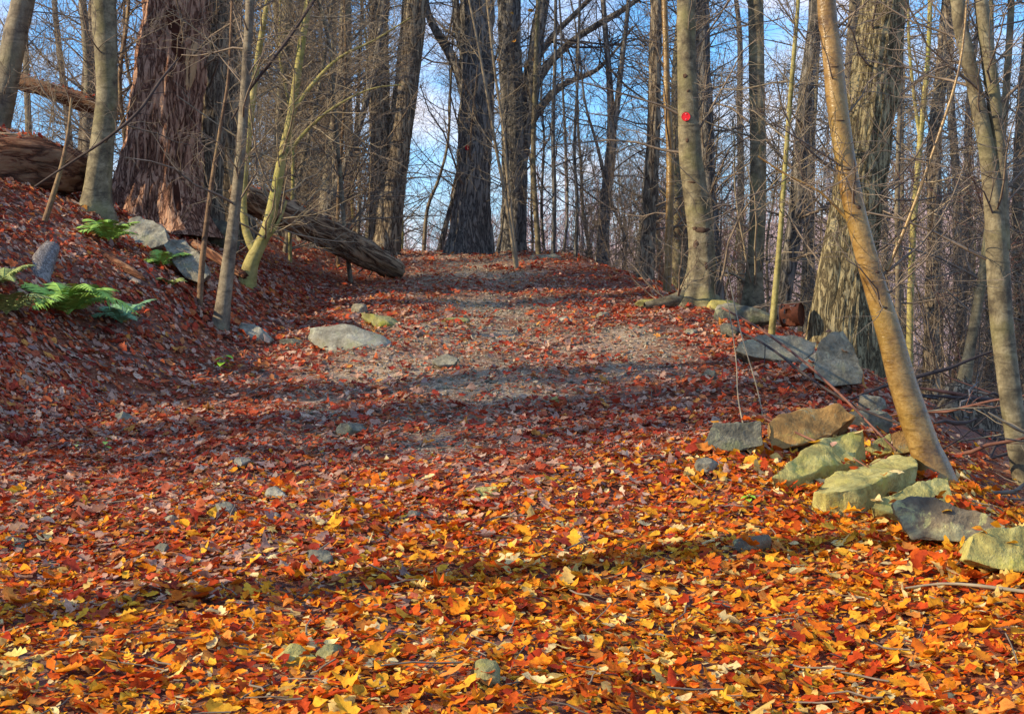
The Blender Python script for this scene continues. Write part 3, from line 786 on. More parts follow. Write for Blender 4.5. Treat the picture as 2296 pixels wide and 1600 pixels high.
for i, (pts, lab, d) in enumerate((
        ([(1152, 568, 8), (1138, 470, 7), (1112, 330, 7), (1090, 200, 6), (1070, 90, 5), (1052, 0, 5)], 'thin pale whip bending left across the dark trunks of the crest', 19.5),
        ([(1156, 568, 8), (1140, 420, 7), (1130, 300, 6), (1112, 180, 6), (1098, 60, 5), (1092, 0, 5)], 'thin pale whip rising steeply beside its bent neighbour on the crest', 20.0),
        ([(640, 560, 12), (660, 440, 11), (690, 320, 10), (715, 200, 9), (735, 80, 8), (745, 0, 8)], 'slim stem behind the upper end of the sloping fallen log', 18.5),
        ([(800, 560, 10), (806, 430, 9), (800, 300, 9), (806, 150, 8), (812, 0, 7)], 'slim stem close left of the twin trunks on the crest', 22.5),
        ([(700, 560, 20), (742, 450, 18), (770, 380, 17), (800, 300, 15), (838, 160, 13), (862, 0, 11)], 'dark slanting stem crossing in front of the twin trunks', 20.0),
        ([(950, 566, 9), (958, 470, 8), (984, 400, 7), (1004, 320, 6), (1010, 200, 5), (1016, 60, 4)], 'small crooked sapling in the gap of sky on the crest', 24.0),
        ([(985, 566, 14), (1006, 480, 11), (1030, 400, 9), (1050, 330, 7)], 'short leaning stem left of the broad paint-spotted trunk', 25.0),
        ([(1290, 590, 9), (1294, 460, 8), (1288, 330, 7), (1296, 160, 6), (1300, 0, 6)], 'thin sapling left of the forked tree at the end of the crest', 21.5),
        ([(1262, 585, 7), (1272, 470, 6), (1268, 320, 6), (1262, 200, 5), (1258, 60, 5)], 'thinnest dark whip between the crest saplings', 22.5))):
    hero('sapling', lab, pts, ['twig_pale', 'twig_pale', 'grey', 'grey', 'dark', 'grey', 'dark', 'dark', 'dark'][i], 'twig_pale' if i < 2 else 'twig', d=d, sides=8, flare=.1, top=6.5, n1=18, L1=1.1, cat='sapling', n3=3)

# --- parts of the old oak: hollow and bare wood
from mathutils.bvhtree import BVHTree
_bvh = {}
def on_trunk(tree, px, py):
    """where the sight line of the photo meets the tree's trunk (world point, outward normal)"""
    if tree.name not in _bvh:
        tr = next(c for c in tree.children if c.name.startswith('trunk'))
        co = np.empty(len(tr.data.vertices) * 3); tr.data.vertices.foreach_get('co', co); co = co.reshape(-1, 3) + np.array(tree.location)
        _bvh[tree.name] = BVHTree.FromPolygons([tuple(c) for c in co], [tuple(q.vertices) for q in tr.data.polygons])
    o = Vector((0, 0, EYE)); dr = (Vector(P(px, py, 10.0)) - o).normalized()
    hit, nor, _, _ = _bvh[tree.name].ray_cast(o, dr)
    if hit is None: return None, None
    return np.array(hit), np.array(nor if nor.dot(dr) < 0 else -nor)

def trunk_patch(tree, base, pts_px, mat, name, bulge=0.008):
    cx, cy = np.mean([q[0] for q in pts_px]), np.mean([q[1] for q in pts_px]); n = len(pts_px)
    V = []
    for f, hgt in ((0, 1.0), (.45, 1.2), (.8, .8), (1.0, -.6)):
        for px, py in (pts_px if f else [(cx, cy)]):
            h, nr = on_trunk(tree, cx + (px - cx) * f, cy + (py - cy) * f)
            if h is None: return None
            V.append(h + nr * bulge * hgt * random.uniform(.6, 1.3))
    T = [(0, 1 + (i + 1) % n, 1 + i) for i in range(n)]; Q = []
    for r_ in (0, 1):
        o = 1 + r_ * n
        Q += [(o + i, o + (i + 1) % n, o + n + (i + 1) % n, o + n + i) for i in range(n)]
    return link(name, mesh_np(name, np.array(V) - np.array(base), Q, T, M[mat]), tree)
trunk_patch(oak, oak_b, [(372, 20), (390, 5), (404, 40), (416, 90), (410, 136), (392, 140), (384, 100), (376, 60)], 'hollow', 'hollow', .012)
trunk_patch(oak, oak_b, [(418, 100), (444, 88), (448, 120), (440, 170), (424, 208), (412, 195), (414, 150)], 'barewood', 'bare_wood', .012)
trunk_patch(oak, oak_b, [(388, 405), (398, 400), (404, 430), (408, 470), (398, 480), (390, 450)], 'hollow', 'hollow', .01)

# --- scars on the smooth barks
def blob(cx, cy, w, h, seed):
    r = random.Random(seed)
    return [(cx + math.cos(a) * w / 2 * r.uniform(.6, 1.2), cy + math.sin(a) * h / 2 * r.uniform(.6, 1.2)) for a in [k * 2 * math.pi / 9 for k in range(9)]]
for k, (px, py, w, h, f) in enumerate([(1574, 516, 40, 18, 0), (1558, 512, 16, 10, 0), (1560, 548, 14, 22, 0), (1584, 596, 9, 24, 0), (1543, 204, 8, 8, 0), (1552, 408, 22, 6, 0), (1536, 170, 14, 12, .135), (1540, 315, 10, 12, .13)]):
    trunk_patch(beech, bb, blob(px, py, w, h, k), 'scar', 'scar', .006)
gd, gb = next((h[1], h[2]) for h in HERO if h[0] is gs)
for k, (px, py, w, h, f) in enumerate([(1914, 430, 12, 26, 0), (1926, 464, 14, 12, 0), (1968, 610, 12, 8, 0), (1986, 690, 9, 8, 0), (1884, 270, 26, 4, 0), (1870, 150, 30, 3, 0), (1900, 380, 24, 3, 0)]):
    trunk_patch(gs, gb, blob(px, py, w, h, 20 + k), 'scar', 'scar', .004)

# --- trail markers
def disc(name, label, px, py, tree, rad, mat, nails):
    p, nr = on_trunk(tree, px, py); nr = norm(nr * np.array([.5, 1, 0])); p = p + nr * .014
    t = thing(name, label, 'trail marker', p)
    t.rotation_euler = (0, 0, math.atan2(nr[0], -nr[1]))
    bm = bmesh.new()
    bmesh.ops.create_cone(bm, cap_ends=True, segments=28, radius1=rad, radius2=rad * .96, depth=.006, matrix=Matrix.Rotation(R(90), 4, 'X'))
    me = bpy.data.meshes.new('disc'); bm.to_mesh(me); bm.free(); me.materials.append(M[mat]); dk = link('disc', me, t)
    if nails:
        a = np.linspace(0, 2 * np.pi, 29)
        ring = np.stack([np.cos(a) * rad * .97, np.full_like(a, -.003), np.sin(a) * rad * .97], -1)
        link('rim', mesh_np('rim', *tubes(ring[None], np.full((1, 29), .003), 6), None, M[mat]), dk)
        bm = bmesh.new(); bmesh.ops.create_uvsphere(bm, u_segments=10, v_segments=6, radius=.006)
        nm = bpy.data.meshes.new('nail'); bm.to_mesh(nm); bm.free(); nm.materials.append(M['nail'])
        for s in (-1, 1): link('nail', nm, dk, (.002, -.006, s * rad * .62))
    return t
disc('trail_marker', 'bright red round disc nailed at head height to the beech right of the crest', 1538, 262, beech, .047, 'red', True)
disc('trail_marker', 'small dull red spot painted on the broad dark trunk above the trail', 1049, 331, next(h[0] for h in HERO if 'paint spot' in h[0]['label']), .046, 'redpaint', False)

# ------------------------------------------------------------------ background wood: a few prototypes, copied
def proto(kind):
    if kind == 'tall':
        h, r = 14, .11
    elif kind == 'mature':
        h, r = 16, .2
    elif kind == 'sapling':
        h, r = 7, .035
    else:
        h, r = 2.6, .007
    rows = []; x = y = 0.0; lean = rng.normal(0, .05, 2)
    stems = 1 if kind != 'shrub' else 7
    out = []
    for s in range(stems):
        rows = []; x = y = 0.0
        lean = rng.normal(0, .04 if stems == 1 else .22, 2)
        for z in np.linspace(-.25, h * rng.uniform(.8, 1.05), 9):
            rows.append((x, y, z, r * (1 - .75 * max(z, 0) / h)))
            x += lean[0] * h / 9 + rng.normal(0, .07 if kind != 'shrub' else .05); y += lean[1] * h / 9 + rng.normal(0, .07 if kind != 'shrub' else .05)
        out.append(np.array(rows))
    return out
PROTO = {}
def make_proto(key, kind, bark, twig, seed):
    global rng
    keep = rng; rng = np.random.default_rng(seed)
    rows = proto(kind)
    s = Soup(); prs = []
    for rw in rows:
        me, pr = trunk_mesh(rw, M[bark], {'tall': 14, 'mature': 22, 'sapling': 8, 'shrub': 5}[kind], .012 if kind == 'mature' else 0, .25 if kind in ('tall', 'mature') else 0, .06, .25, None, (0, 0, 0), 4, seed)
        V = np.empty(len(me.vertices) * 3, np.float32); me.vertices.foreach_get('co', V)
        Q = np.empty(len(me.loops), np.int32); me.loops.foreach_get('vertex_index', Q)
        s.add(V.reshape(-1, 3), Q.reshape(-1, 4)); prs.append((pr, 1.0))
        bpy.data.meshes.remove(me)
    tm = s.mesh('trunk', M[bark])
    if kind == 'tall': cm = crown_of(prs, M[twig], 60, 2.2, 8, .95, 3, .45, .10, .98, 66, .03, .0032)
    elif kind == 'mature': cm = crown_of(prs, M[twig], 30, 3.2, 7, 1.3, 3, .6, .28, .98, 58, .06, .0035)
    elif kind == 'sapling': cm = crown_of(prs, M[twig], 64, 1.5, 7, .7, 3, .35, .08, .98, 62, .03, .003)
    else: cm = crown_of(prs, M[twig], 12, .8, 5, .4, 2, .25, .05, .98, 42, .05, .0022)
    PROTO[key] = (tm, cm)
    rng = keep
for key, kind, bark, twig, seed in (('tall_a', 'tall', 'grey', 'twig', 11), ('tall_b', 'tall', 'beech', 'twig_pale', 12), ('tall_c', 'tall', 'dark', 'twig', 13),
                                    ('mature_a', 'mature', 'oak', 'twig', 14), ('mature_b', 'mature', 'olive_oak', 'twig', 15),
                                    ('sap_a', 'sapling', 'grey', 'twig', 16), ('sap_b', 'sapling', 'yellow', 'twig_pale', 17), ('sap_c', 'sapling', 'brownstem', 'twig', 18), ('sap_d', 'sapling', 'dark', 'twig_dark', 19),
                                    ('shrub_a', 'shrub', 'twig', 'twig', 20), ('shrub_b', 'shrub', 'twig_pale', 'twig_pale', 21), ('shrub_c', 'shrub', 'twig_red', 'twig_red', 22)):
    make_proto(key, kind, bark, twig, seed)

NAME = {'tall': 'slim_tree', 'mature': 'mature_tree', 'sap': 'sapling', 'shrub': 'shrub'}
ADJ = {'tall_a': 'grey-barked slim bare tree', 'tall_b': 'pale-barked slim bare tree', 'tall_c': 'dark-barked slim bare tree', 'mature_a': 'grey furrowed mature tree',
       'mature_b': 'olive furrowed mature tree', 'sap_a': 'thin grey twiggy sapling', 'sap_b': 'thin yellowish twiggy sapling', 'sap_c': 'thin brown twiggy sapling',
       'sap_d': 'thin blackish twiggy sapling', 'shrub_a': 'brown many-stemmed bare shrub', 'shrub_b': 'pale many-stemmed bare shrub', 'shrub_c': 'reddish many-stemmed bare shrub'}
taken = [(float(b[0]), float(b[1]), .5) for _, _, b in HERO]
PLANTS = []
def plant(key, x, y, where, scale=1.0, lean=0.04):
    tm, cm = PROTO[key]
    k = key.split('_')[0]
    lab = ADJ[key] + ' ' + where
    t = thing(NAME[k], lab, {'tall': 'tree', 'mature': 'tree', 'sap': 'sapling', 'shrub': 'shrub'}[k], (x, y, float(H(x, y))), lab)
    t.rotation_euler = (float(rng.normal(0, lean)), float(rng.normal(0, lean)), float(rng.uniform(0, 6.28)))
    PLANTS.append((t, key, x, y, where))
    s = scale * float(rng.uniform(.85, 1.15)); t.scale = (s, s, s)
    link('trunk' if k != 'shrub' else 'stems', tm, t); link('crown' if k != 'shrub' else 'twigs', cm, t)
    return t
def zone(n, keys, ys, pxs, where, scale=1.0, mind=.55):
    done = 0; tries = 0
    while done < n and tries < n * 60:
        tries += 1
        y = float(rng.uniform(*ys)); px = float(rng.uniform(*pxs)); x = (px - 1148) / FPX * y
        if X_LEFT(y) < x < X_RIGHT(y) and y < 23.5: continue
        if y < 15.5 and 1740 < px < 2080: continue
        if any((x - a) ** 2 + (y - b) ** 2 < max(mind, c) ** 2 for a, b, c in taken): continue
        taken.append((x, y, mind)); plant(keys[done % len(keys)], x, y, where, scale); done += 1
zone(25, ['tall_a', 'sap_a', 'sap_c', 'tall_c', 'sap_a', 'mature_a', 'sap_c'], (17, 44), (-120, 560), 'in the wood behind the rotten log and old oak')
zone(34, ['tall_a', 'sap_a', 'tall_c', 'sap_c', 'sap_b', 'tall_b'], (20, 46), (520, 840), 'in the wood behind the sloping fallen log')
zone(9, ['sap_a', 'sap_c', 'sap_d', 'sap_b'], (26, 44), (860, 1420), 'beyond the crest of the trail')
zone(17, ['tall_b', 'tall_a', 'sap_b', 'tall_c', 'sap_c', 'sap_a'], (15.5, 46), (1400, 1860), 'on the slope behind the disc-bearing beech')
zone(24, ['tall_a', 'sap_a', 'tall_b', 'sap_c', 'tall_c', 'sap_b'], (13.5, 46), (1840, 2420), 'on the slope behind the leaning golden sapling')
zone(11, ['shrub_a', 'shrub_b', 'shrub_c'], (15, 34), (1250, 1800), 'in the undergrowth behind the disc-bearing beech', 1.0, .4)
zone(15, ['shrub_a', 'shrub_c', 'shrub_a', 'shrub_b'], (10.5, 30), (1820, 2420), 'in the undergrowth below the right-hand rocks', 1.0, .4)
zone(9, ['shrub_a', 'shrub_c'], (24.5, 34), (540, 1180), 'in the undergrowth along the crest', .8, .4)
zone(3, ['sap_a', 'sap_c', 'sap_b'], (17, 20), (600, 850), 'on the bank beside the sloping fallen log', .8, .35)
zone(12, ['shrub_a', 'shrub_b'], (16, 30), (-100, 540), 'in the undergrowth behind the rotten log', .8, .4)

# trees of the same wood standing left of the view; they shade the trail
for i, (x, y) in enumerate([(-7.4, 7.4), (-9.6, 6.8), (-16, 6.4), (-14.2, 4.6), (-4.6, 4.3), (-6.6, 8.7), (-9.5, 8.0), (-7.8, 6.3)]):
    plant(['mature_a', 'tall_a', 'tall_b', 'tall_c', 'mature_b', 'tall_a'][i % 6], x, y, 'on the bank left of the view', .72 if i == 4 else 1.0)

# hemlock behind the slope
def conifer(x, y, h, label):
    base = np.array([x, y, float(H(x, y))])
    t = thing('hemlock_tree', label, 'tree', base)
    rows = np.array([(0, 0, -.2, .14), (0.03, 0, h * .5, .09), (0, .05, h, .01)])
    me, pr = trunk_mesh(rows, M['dark'], 10, 0, .2, .04, .3); link('trunk', me, t)
    q = pr[np.linspace(0, len(pr) - 1, 20).astype(int)]
    b1, r1 = grow(q[None, :, :3], q[None, :, 3], 70, .22, .97, 2.3, 92, 6, .4, .008, -.02, .08)
    s = Soup(); s.add(*tubes(b1, r1, 3)); link('branches', s.mesh('branches', M['twig_dark']), t)
    b2, r2 = grow(b1, r1, 12, .15, 1.0, .5, 50, 4, .5, .004, -.03, .12)
    N = b2.shape[0]
    # flat needle sprays
    s = Soup()
    m = 14
    idxs = np.repeat(np.arange(N), m); f = rng.uniform(0, 3, N * m); i = f.astype(int).clip(0, 2); tt = (f - i)[:, None]
    p0 = b2[idxs, i] * (1 - tt) + b2[idxs, i + 1] * tt; d = norm(b2[idxs, i + 1] - b2[idxs, i]); rn = rng.normal(size=(N * m, 3)) * np.array([1, 1, .35])
    dirv = norm(d * .5 + rn); side = norm(np.cross(dirv, np.array([0, 0, 1.0]))) * .008
    Lr = rng.uniform(.05, .11, (N * m, 1))
    V = np.stack([p0 - side, p0 + side, p0 + dirv * Lr], 1).reshape(-1, 3)
    s.add(V, None, np.arange(len(V)).reshape(-1, 3)); link('needles', s.mesh('needles', M['needle'], False), t)
conifer(5.6, 27, 9.5, 'dark green hemlock showing behind the tan tree and the thin yellow-green pole')
conifer(8.6, 33, 10.5, 'dark green hemlock farther back behind the olive oak')

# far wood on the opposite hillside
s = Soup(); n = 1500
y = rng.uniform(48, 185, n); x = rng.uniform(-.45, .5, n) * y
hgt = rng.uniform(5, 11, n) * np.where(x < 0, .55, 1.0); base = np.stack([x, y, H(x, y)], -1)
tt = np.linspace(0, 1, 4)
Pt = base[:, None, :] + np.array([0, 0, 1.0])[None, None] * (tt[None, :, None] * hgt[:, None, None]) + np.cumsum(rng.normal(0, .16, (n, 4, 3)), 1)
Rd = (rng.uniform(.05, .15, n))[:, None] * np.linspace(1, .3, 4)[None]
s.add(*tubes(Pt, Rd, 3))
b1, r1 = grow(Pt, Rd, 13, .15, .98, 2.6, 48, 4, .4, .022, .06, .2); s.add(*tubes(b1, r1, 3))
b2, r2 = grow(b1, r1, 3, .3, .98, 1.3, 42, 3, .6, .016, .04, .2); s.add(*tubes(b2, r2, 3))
fw = link('distant_woods', s.mesh('distant_woods', M['far_twig_hazed']))
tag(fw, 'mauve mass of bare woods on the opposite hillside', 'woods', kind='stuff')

# ------------------------------------------------------------------ rocks
def rock(label, px, py, w, h, dep=0.8, mat='stone_grey', yaw=0, tilt=(0, 0), seed=None, flat=None, sink=0.3, d=None, name='rock', group=None, box=0.75, cat='rock'):
    """px,py = bottom centre of the visible stone; w,h = its size in photo pixels"""
    if d is None: d = ground_depth(px, py)
    ww, hh = w / FPX * d, h / FPX * d
    dd = ww * dep
    b = P(px, py, d); b[1] += dd * .35; 
    gz = float(H(b[0], b[1]))
    r = np.random.default_rng(seed if seed is not None else int(px * 7 + py))
    bm = bmesh.new()
    pts = []
    for sx in (-1, 1):
        for sy in (-1, 1):
            for sz in (-1, 1):
                j = r.uniform(-.22, .12, 3) * (1 if not flat else .6)
                pts.append(np.array([sx, sy, sz]) * (1 + j) * np.array([1, 1, 1]))
    for k in range(7):
        v = r.normal(size=3); v /= np.linalg.norm(v); v = np.sign(v) * np.abs(v) ** (1 - box * .6)
        pts.append(v * r.uniform(.85, 1.08))
    vs = [bm.verts.new(p * .5) for p in pts]
    if flat is None:
        bm.clear(); bmesh.ops.create_icosphere(bm, subdivisions=4, radius=.5)
        co = np.array([v.co[:] for v in bm.verts]); co = np.sign(co) * np.abs(co * 2) ** .85 * .5
        for _ in range(11):
            nv = r.normal(size=3) * np.array([1, 1, 1.2]); nv /= np.linalg.norm(nv)
            over = np.maximum(co @ nv - r.uniform(.27, .42), 0); co -= over[:, None] * nv * .93
        co *= (1 + .11 * fbm(co[:, 0] * 4, co[:, 1] * 4, co[:, 2] * 4, seed=int(px + py), oct=4))[:, None]
        co *= .5 / np.abs(co).max(0)
        for v, c in zip(bm.verts, co): v.co = (c[0] * ww, c[1] * dd, c[2] * hh * (1 + sink))
        for f in bm.faces: f.smooth = True
        me = bpy.data.meshes.new(name); bm.to_mesh(me); bm.free(); me.materials.append(M[mat]); me.set_sharp_from_angle(angle=R(35))
        o = link(name, me, None, (b[0], b[1], gz + hh * (1 + sink) * .5 - hh * sink)); o.rotation_euler = (R(tilt[0]), R(tilt[1]), R(yaw))
        return tag(o, label, cat, group)
    res = bmesh.ops.convex_hull(bm, input=vs)
    bmesh.ops.delete(bm, geom=[g for g in set(res['geom_interior'] + res['geom_unused']) if isinstance(g, bmesh.types.BMVert)], context='VERTS')
    bmesh.ops.dissolve_limit(bm, angle_limit=R(12), verts=bm.verts, edges=bm.edges)
    full_h = hh * (1 + sink)
    for v in bm.verts: v.co = Vector((v.co.x * ww, v.co.y * dd, v.co.z * full_h))
    bmesh.ops.bevel(bm, geom=bm.edges[:], offset=min(ww, full_h) * .06, segments=2, affect='EDGES', profile=.6, clamp_overlap=True)
    bmesh.ops.triangulate(bm, faces=bm.faces)
    for _ in range(3 if w > 55 else 2):
        ed = [e for e in bm.edges if e.calc_length() > max(.022, ww * .07)]
        if ed: bmesh.ops.subdivide_edges(bm, edges=ed, cuts=1, use_grid_fill=False)
        bmesh.ops.triangulate(bm, faces=bm.faces)
    co = np.array([v.co[:] for v in bm.verts]); no = np.array([v.normal[:] for v in bm.verts])
    sc = 4.5 / max(ww, .08)
    k = fbm(co[:, 0] * sc, co[:, 1] * sc, co[:, 2] * sc, seed=int(px), oct=4) * min(ww, full_h) * .055
    co = co + no * k[:, None]
    for v, c in zip(bm.verts, co): v.co = c
    for f in bm.faces: f.smooth = True
    me = bpy.data.meshes.new(name); bm.to_mesh(me); bm.free(); me.materials.append(M[mat])
    me.set_sharp_from_angle(angle=R(38))
    o = link(name, me, None, (b[0], b[1], gz + full_h * .5 - hh * sink))
    o.rotation_euler = (R(tilt[0]), R(tilt[1]), R(yaw))
    return tag(o, label, cat, group)

BANK = []; SLABS = []
def finish_rock(bm, name, mat, size, amp, seed, bev, cell):
    bmesh.ops.recalc_face_normals(bm, faces=bm.faces)
    bmesh.ops.bevel(bm, geom=bm.edges[:], offset=bev * .5, segments=2, affect='EDGES', profile=.6, clamp_overlap=True)
    bmesh.ops.triangulate(bm, faces=bm.faces)
    for _ in range(4):
        ed = [e for e in bm.edges if e.calc_length() > cell]
        if not ed: break
        bmesh.ops.subdivide_edges(bm, edges=ed, cuts=1)
        bmesh.ops.triangulate(bm, faces=bm.faces)
    bm.normal_update()
    co = np.array([v.co[:] for v in bm.verts]); no = np.array([v.normal[:] for v in bm.verts])
    k = fbm(co[:, 0] * 5 / size, co[:, 1] * 5 / size, co[:, 2] * 5 / size, seed=seed, oct=5) * amp
    k += np.abs(fbm(co[:, 0] * 14 / size, co[:, 1] * 14 / size, co[:, 2] * 14 / size, seed=seed + 9, oct=3)) * amp * -.35
    for v, c in zip(bm.verts, co + no * k[:, None]): v.co = c
    for f in bm.faces: f.smooth = True
    me = bpy.data.meshes.new(name); bm.to_mesh(me); bm.free(); me.materials.append(M[mat])
    me.set_sharp_from_angle(angle=R(42))
    return me

def slab(label, poly, mat, lean=.4, skew=0.0, vec=(0, .3, -.02), taper=.85, d0=None, amp=.03, name='rock'):
    """a stone with its own front (or top) face outline, extruded by vec metres behind / below that face"""
    pb = max(q[1] for q in poly); pc = np.mean([q[0] for q in poly])
    if d0 is None: d0 = ground_depth(pc, pb)
    d0 -= .22
    BANK.append((float(P(pc, pb, d0)[0]), float(P(pc, pb, d0)[1]) + .12, float((max(q[0] for q in poly) - min(q[0] for q in poly)) / 2 / FPX * d0)))
    F = np.array([P(px, py, d0 + lean * (pb - py) / FPX * d0 + skew * (px - pc) / FPX * d0) for px, py in poly])
    size = np.ptp(F[:, 0])
    c = F.mean(0); Bk = c + (F - c) * taper + np.array(vec)
    bm = bmesh.new(); n = len(F)
    vf = [bm.verts.new(q - c) for q in F]; vb = [bm.verts.new(q - c) for q in Bk]
    bm.faces.new(vf); bm.faces.new(vb[::-1])
    for i in range(n): bm.faces.new((vf[i], vb[i], vb[(i + 1) % n], vf[(i + 1) % n]))
    me = finish_rock(bm, name, mat, size, size * amp, int(pc), size * .025, max(.02, size * .055))
    SLABS.append((me, c))
    return tag(link(name, me, None, c), label, 'rock')

# right-hand row
slab('dark mossy block half sunk in red leaves, leftmost of the row on the right edge',
     [(1568, 1012), (1584, 980), (1601, 944), (1639, 949), (1680, 946), (1708, 942), (1713, 998), (1660, 1010), (1611, 1014)], 'stone_dark', .35, 0, (.02, .28, -.04))
slab('rusty orange boulder with a yellow left corner, behind the long lichen slab',
     [(1720, 945), (1746, 931), (1817, 914), (1881, 909), (1919, 933), (1886, 958), (1865, 976), (1777, 1000), (1760, 1006), (1730, 1003), (1722, 970)], 'stone_orange', .9, .25, (.05, .3, -.12), .9)
slab('long pale lichen slab tilted up toward the right, above the dark-faced slab',
     [(1727, 1070), (1775, 1030), (1820, 998), (1860, 977), (1900, 969), (1936, 962), (1934, 990), (1919, 1036), (1880, 1042), (1848, 1044), (1812, 1066), (1770, 1076)], 'stone_lichen', 1.5, .5, (.06, .1, -.2), .92)
slab('pale wedge stone tucked between the long lichen slab and the golden sapling', [(1934, 1006), (1962, 988), (1996, 971), (2003, 1014), (1970, 1020)], 'stone_lichen', 1.2, .3, (.04, .18, -.12), d0=8.4)
slab('small yellow-stained block touching the foot of the golden sapling', [(1999, 973), (2033, 960), (2046, 1012), (2006, 1018)], 'stone_orange', .5, 0, (.05, .2, -.05), d0=8.35)
def block(label, top, mat, drop, name='rock', amp=.026):
    """top: outline of the upper face as (px, py, depth); the sides fall straight down by drop metres"""
    F = np.array([P(*q) for q in top]); size = np.ptp(F[:, 0]); c = F.mean(0)
    Bk = F - np.array([0, 0, drop]); Bk[:, :2] = c[:2] + (Bk[:, :2] - c[:2]) * .97
    bm = bmesh.new(); n = len(F)
    vf = [bm.verts.new(q - c) for q in F]; vb = [bm.verts.new(q - c) for q in Bk]
    bm.faces.new(vf); bm.faces.new(vb[::-1])
    for i in range(n): bm.faces.new((vf[i], vb[i], vb[(i + 1) % n], vf[(i + 1) % n]))
    me = finish_rock(bm, name, mat, size, size * amp, 77, size * .02, max(.02, size * .05))
    SLABS.append((me, c))
    return tag(link(name, me, None, c), label, 'rock')
de = ground_depth(1931, 1130) - .27
block('thick slab with a pale top and dark brown right face, below the golden sapling',
      [(1824, 1101, de + .08), (1853, 1072, de + .32), (1912, 1049, de + .58), (2007, 1019, de + .92), (2043, 1022, de + .9), (2061, 1042, de + .66), (2007, 1060, de + .34), (1960, 1082, de + .1), (1931, 1095, de), (1896, 1097, de - .02), (1852, 1108, de - .02)], 'stone_lichen', .28)
slab('pale pointed slab lying between the dark-faced slab and the speckled block',
     [(1950, 1136), (2007, 1101), (2067, 1078), (2126, 1066), (2134, 1096), (2142, 1140), (2080, 1150), (2000, 1150)], 'stone_lichen', 1.4, .4, (.05, .1, -.2), .92)
slab('brown block speckled with yellow lichen, in front of the pale pointed slab',
     [(2000, 1129), (2042, 1113), (2093, 1117), (2150, 1132), (2210, 1150), (2258, 1178), (2230, 1206), (2177, 1212), (2100, 1212), (2046, 1208), (2014, 1156)], 'stone_patch', .5, -.15, (.04, .26, -.05), .85)
slab('cream lichen-covered block at the right edge of the picture',
     [(2168, 1252), (2181, 1199), (2238, 1180), (2296, 1183), (2350, 1200), (2366, 1262), (2300, 1280), (2238, 1276)], 'stone_lichen', .7, .2, (.03, .3, -.08), .85)
slab('tall grey boulder standing in front of the olive oak',
     [(1826, 846), (1829, 790), (1840, 764), (1862, 745), (1890, 742), (1913, 773), (1926, 805), (1938, 835), (1932, 860), (1870, 866)], 'stone_grey', .45, .1, (.03, .4, -.05), .7)
slab('flat grey slab leaning on the tall grey boulder',
     [(1650, 786), (1660, 765), (1721, 750), (1788, 753), (1831, 767), (1822, 792), (1796, 812), (1738, 806), (1690, 800)], 'stone_grey', 1.0, .1, (.02, .3, -.15), .9)
slab('thin bluish ledge stone under the tall grey boulder', [(1790, 830), (1800, 806), (1842, 786), (1856, 792), (1852, 806), (1812, 838)], 'stone_blue', .9, .1, (.02, .2, -.1), .9)
slab('large pale grey boulder under the roots of the huge oak', [(268, 532), (288, 490), (312, 484), (342, 492), (369, 512), (380, 545), (340, 556), (298, 548)], 'stone_blue', .8, 0, (-.02, .4, -.05), .8)
slab('pale speckled boulder sloping down right beside the thin dead stem', [(366, 548), (384, 537), (410, 534), (441, 562), (462, 594), (470, 616), (446, 634), (413, 622), (388, 590)], 'stone_blue', .6, 0, (-.02, .4, -.05), .8)
rock('dull grey stone behind the orange boulder', 1962, 930, 80, 46, .7, 'stone_grey', 10)
rock('low grey-green stone left of the golden sapling, under the dry canes', 1948, 968, 120, 52, .6, 'stone_dark', 20)
rock('small round grey stone in the leaves left of the long lichen slab', 1588, 1066, 62, 34, .8, 'stone_grey', 15)
rock('small dark green stone left of the flat grey slab', 1640, 760, 50, 34, .8, 'stone_dark', 0)
rock('pale brown stone at the trail edge left of the small dark green stone', 1550, 756, 34, 22, .8, 'stone_grey', 0)
rock('mossy yellow-green stone right of the beech foot', 1632, 706, 92, 30, .7, 'stone_lichen', 10, (0, 8), 14)
rock('blue-grey stone just behind the right root of the disc-bearing beech', 1640, 672, 70, 32, .7, 'stone_blue', 10, d=15)
rock('low dark rock outcrop between the disc-bearing beech and the rusty can', 1680, 732, 150, 46, .6, 'stone_dark', -10, (0, 6), 15)
rock('grey stone at the shoulder of the crest right of the forked tree', 1418, 612, 60, 20, .7, 'stone_grey', 0)
rock('low grey stone under the thin crest saplings', 1226, 582, 80, 14, .7, 'stone_grey', 0)
# left bank
rock('small round stone between the upper fern and the large pale boulder', 268, 530, 40, 32, .8, 'stone_grey', 0)
rock('brown mossy rock behind the saplings at the right foot of the oak', 492, 560, 110, 70, .7, 'stone_dark', 10, seed=5)
rock('smaller mossy rock between the two saplings', 598, 528, 60, 40, .7, 'stone_dark', 10)
rock('flat blue-grey stone at the foot of the straight grey sapling', 560, 768, 110, 34, .7, 'stone_blue', -8, (0, 10), 3, None, .5)
rock('long low grey-green rock with a mossy edge on the left of the trail', 775, 786, 200, 52, .6, 'stone_blue', -8, (4, 12), 27, None, .5)
rock('small mossy stone left of the long low rock', 652, 778, 60, 22, .7, 'stone_dark', 0)
rock('green mossy ridge of stone just above the long low rock', 852, 734, 100, 24, .7, 'moss', -14, (0, 14), 4, None, .5)
rock('small grey stone at the top of the mossy ridge', 806, 706, 40, 24, .8, 'stone_grey', 0)
rock('tan squarish stone set in the middle of the trail', 1002, 830, 70, 34, .8, 'stone_grey', 10, seed=2)
rock('yellow mossy stone on the worn trail below the crest', 1022, 724, 70, 15, .7, 'moss', 0, (0, 0), 1, None, .5)
rock('mossy root-like stone in the sun left of the beech roots', 1462, 690, 86, 22, .6, 'stone_lichen', -4, (0, 0), 1, None, .5)
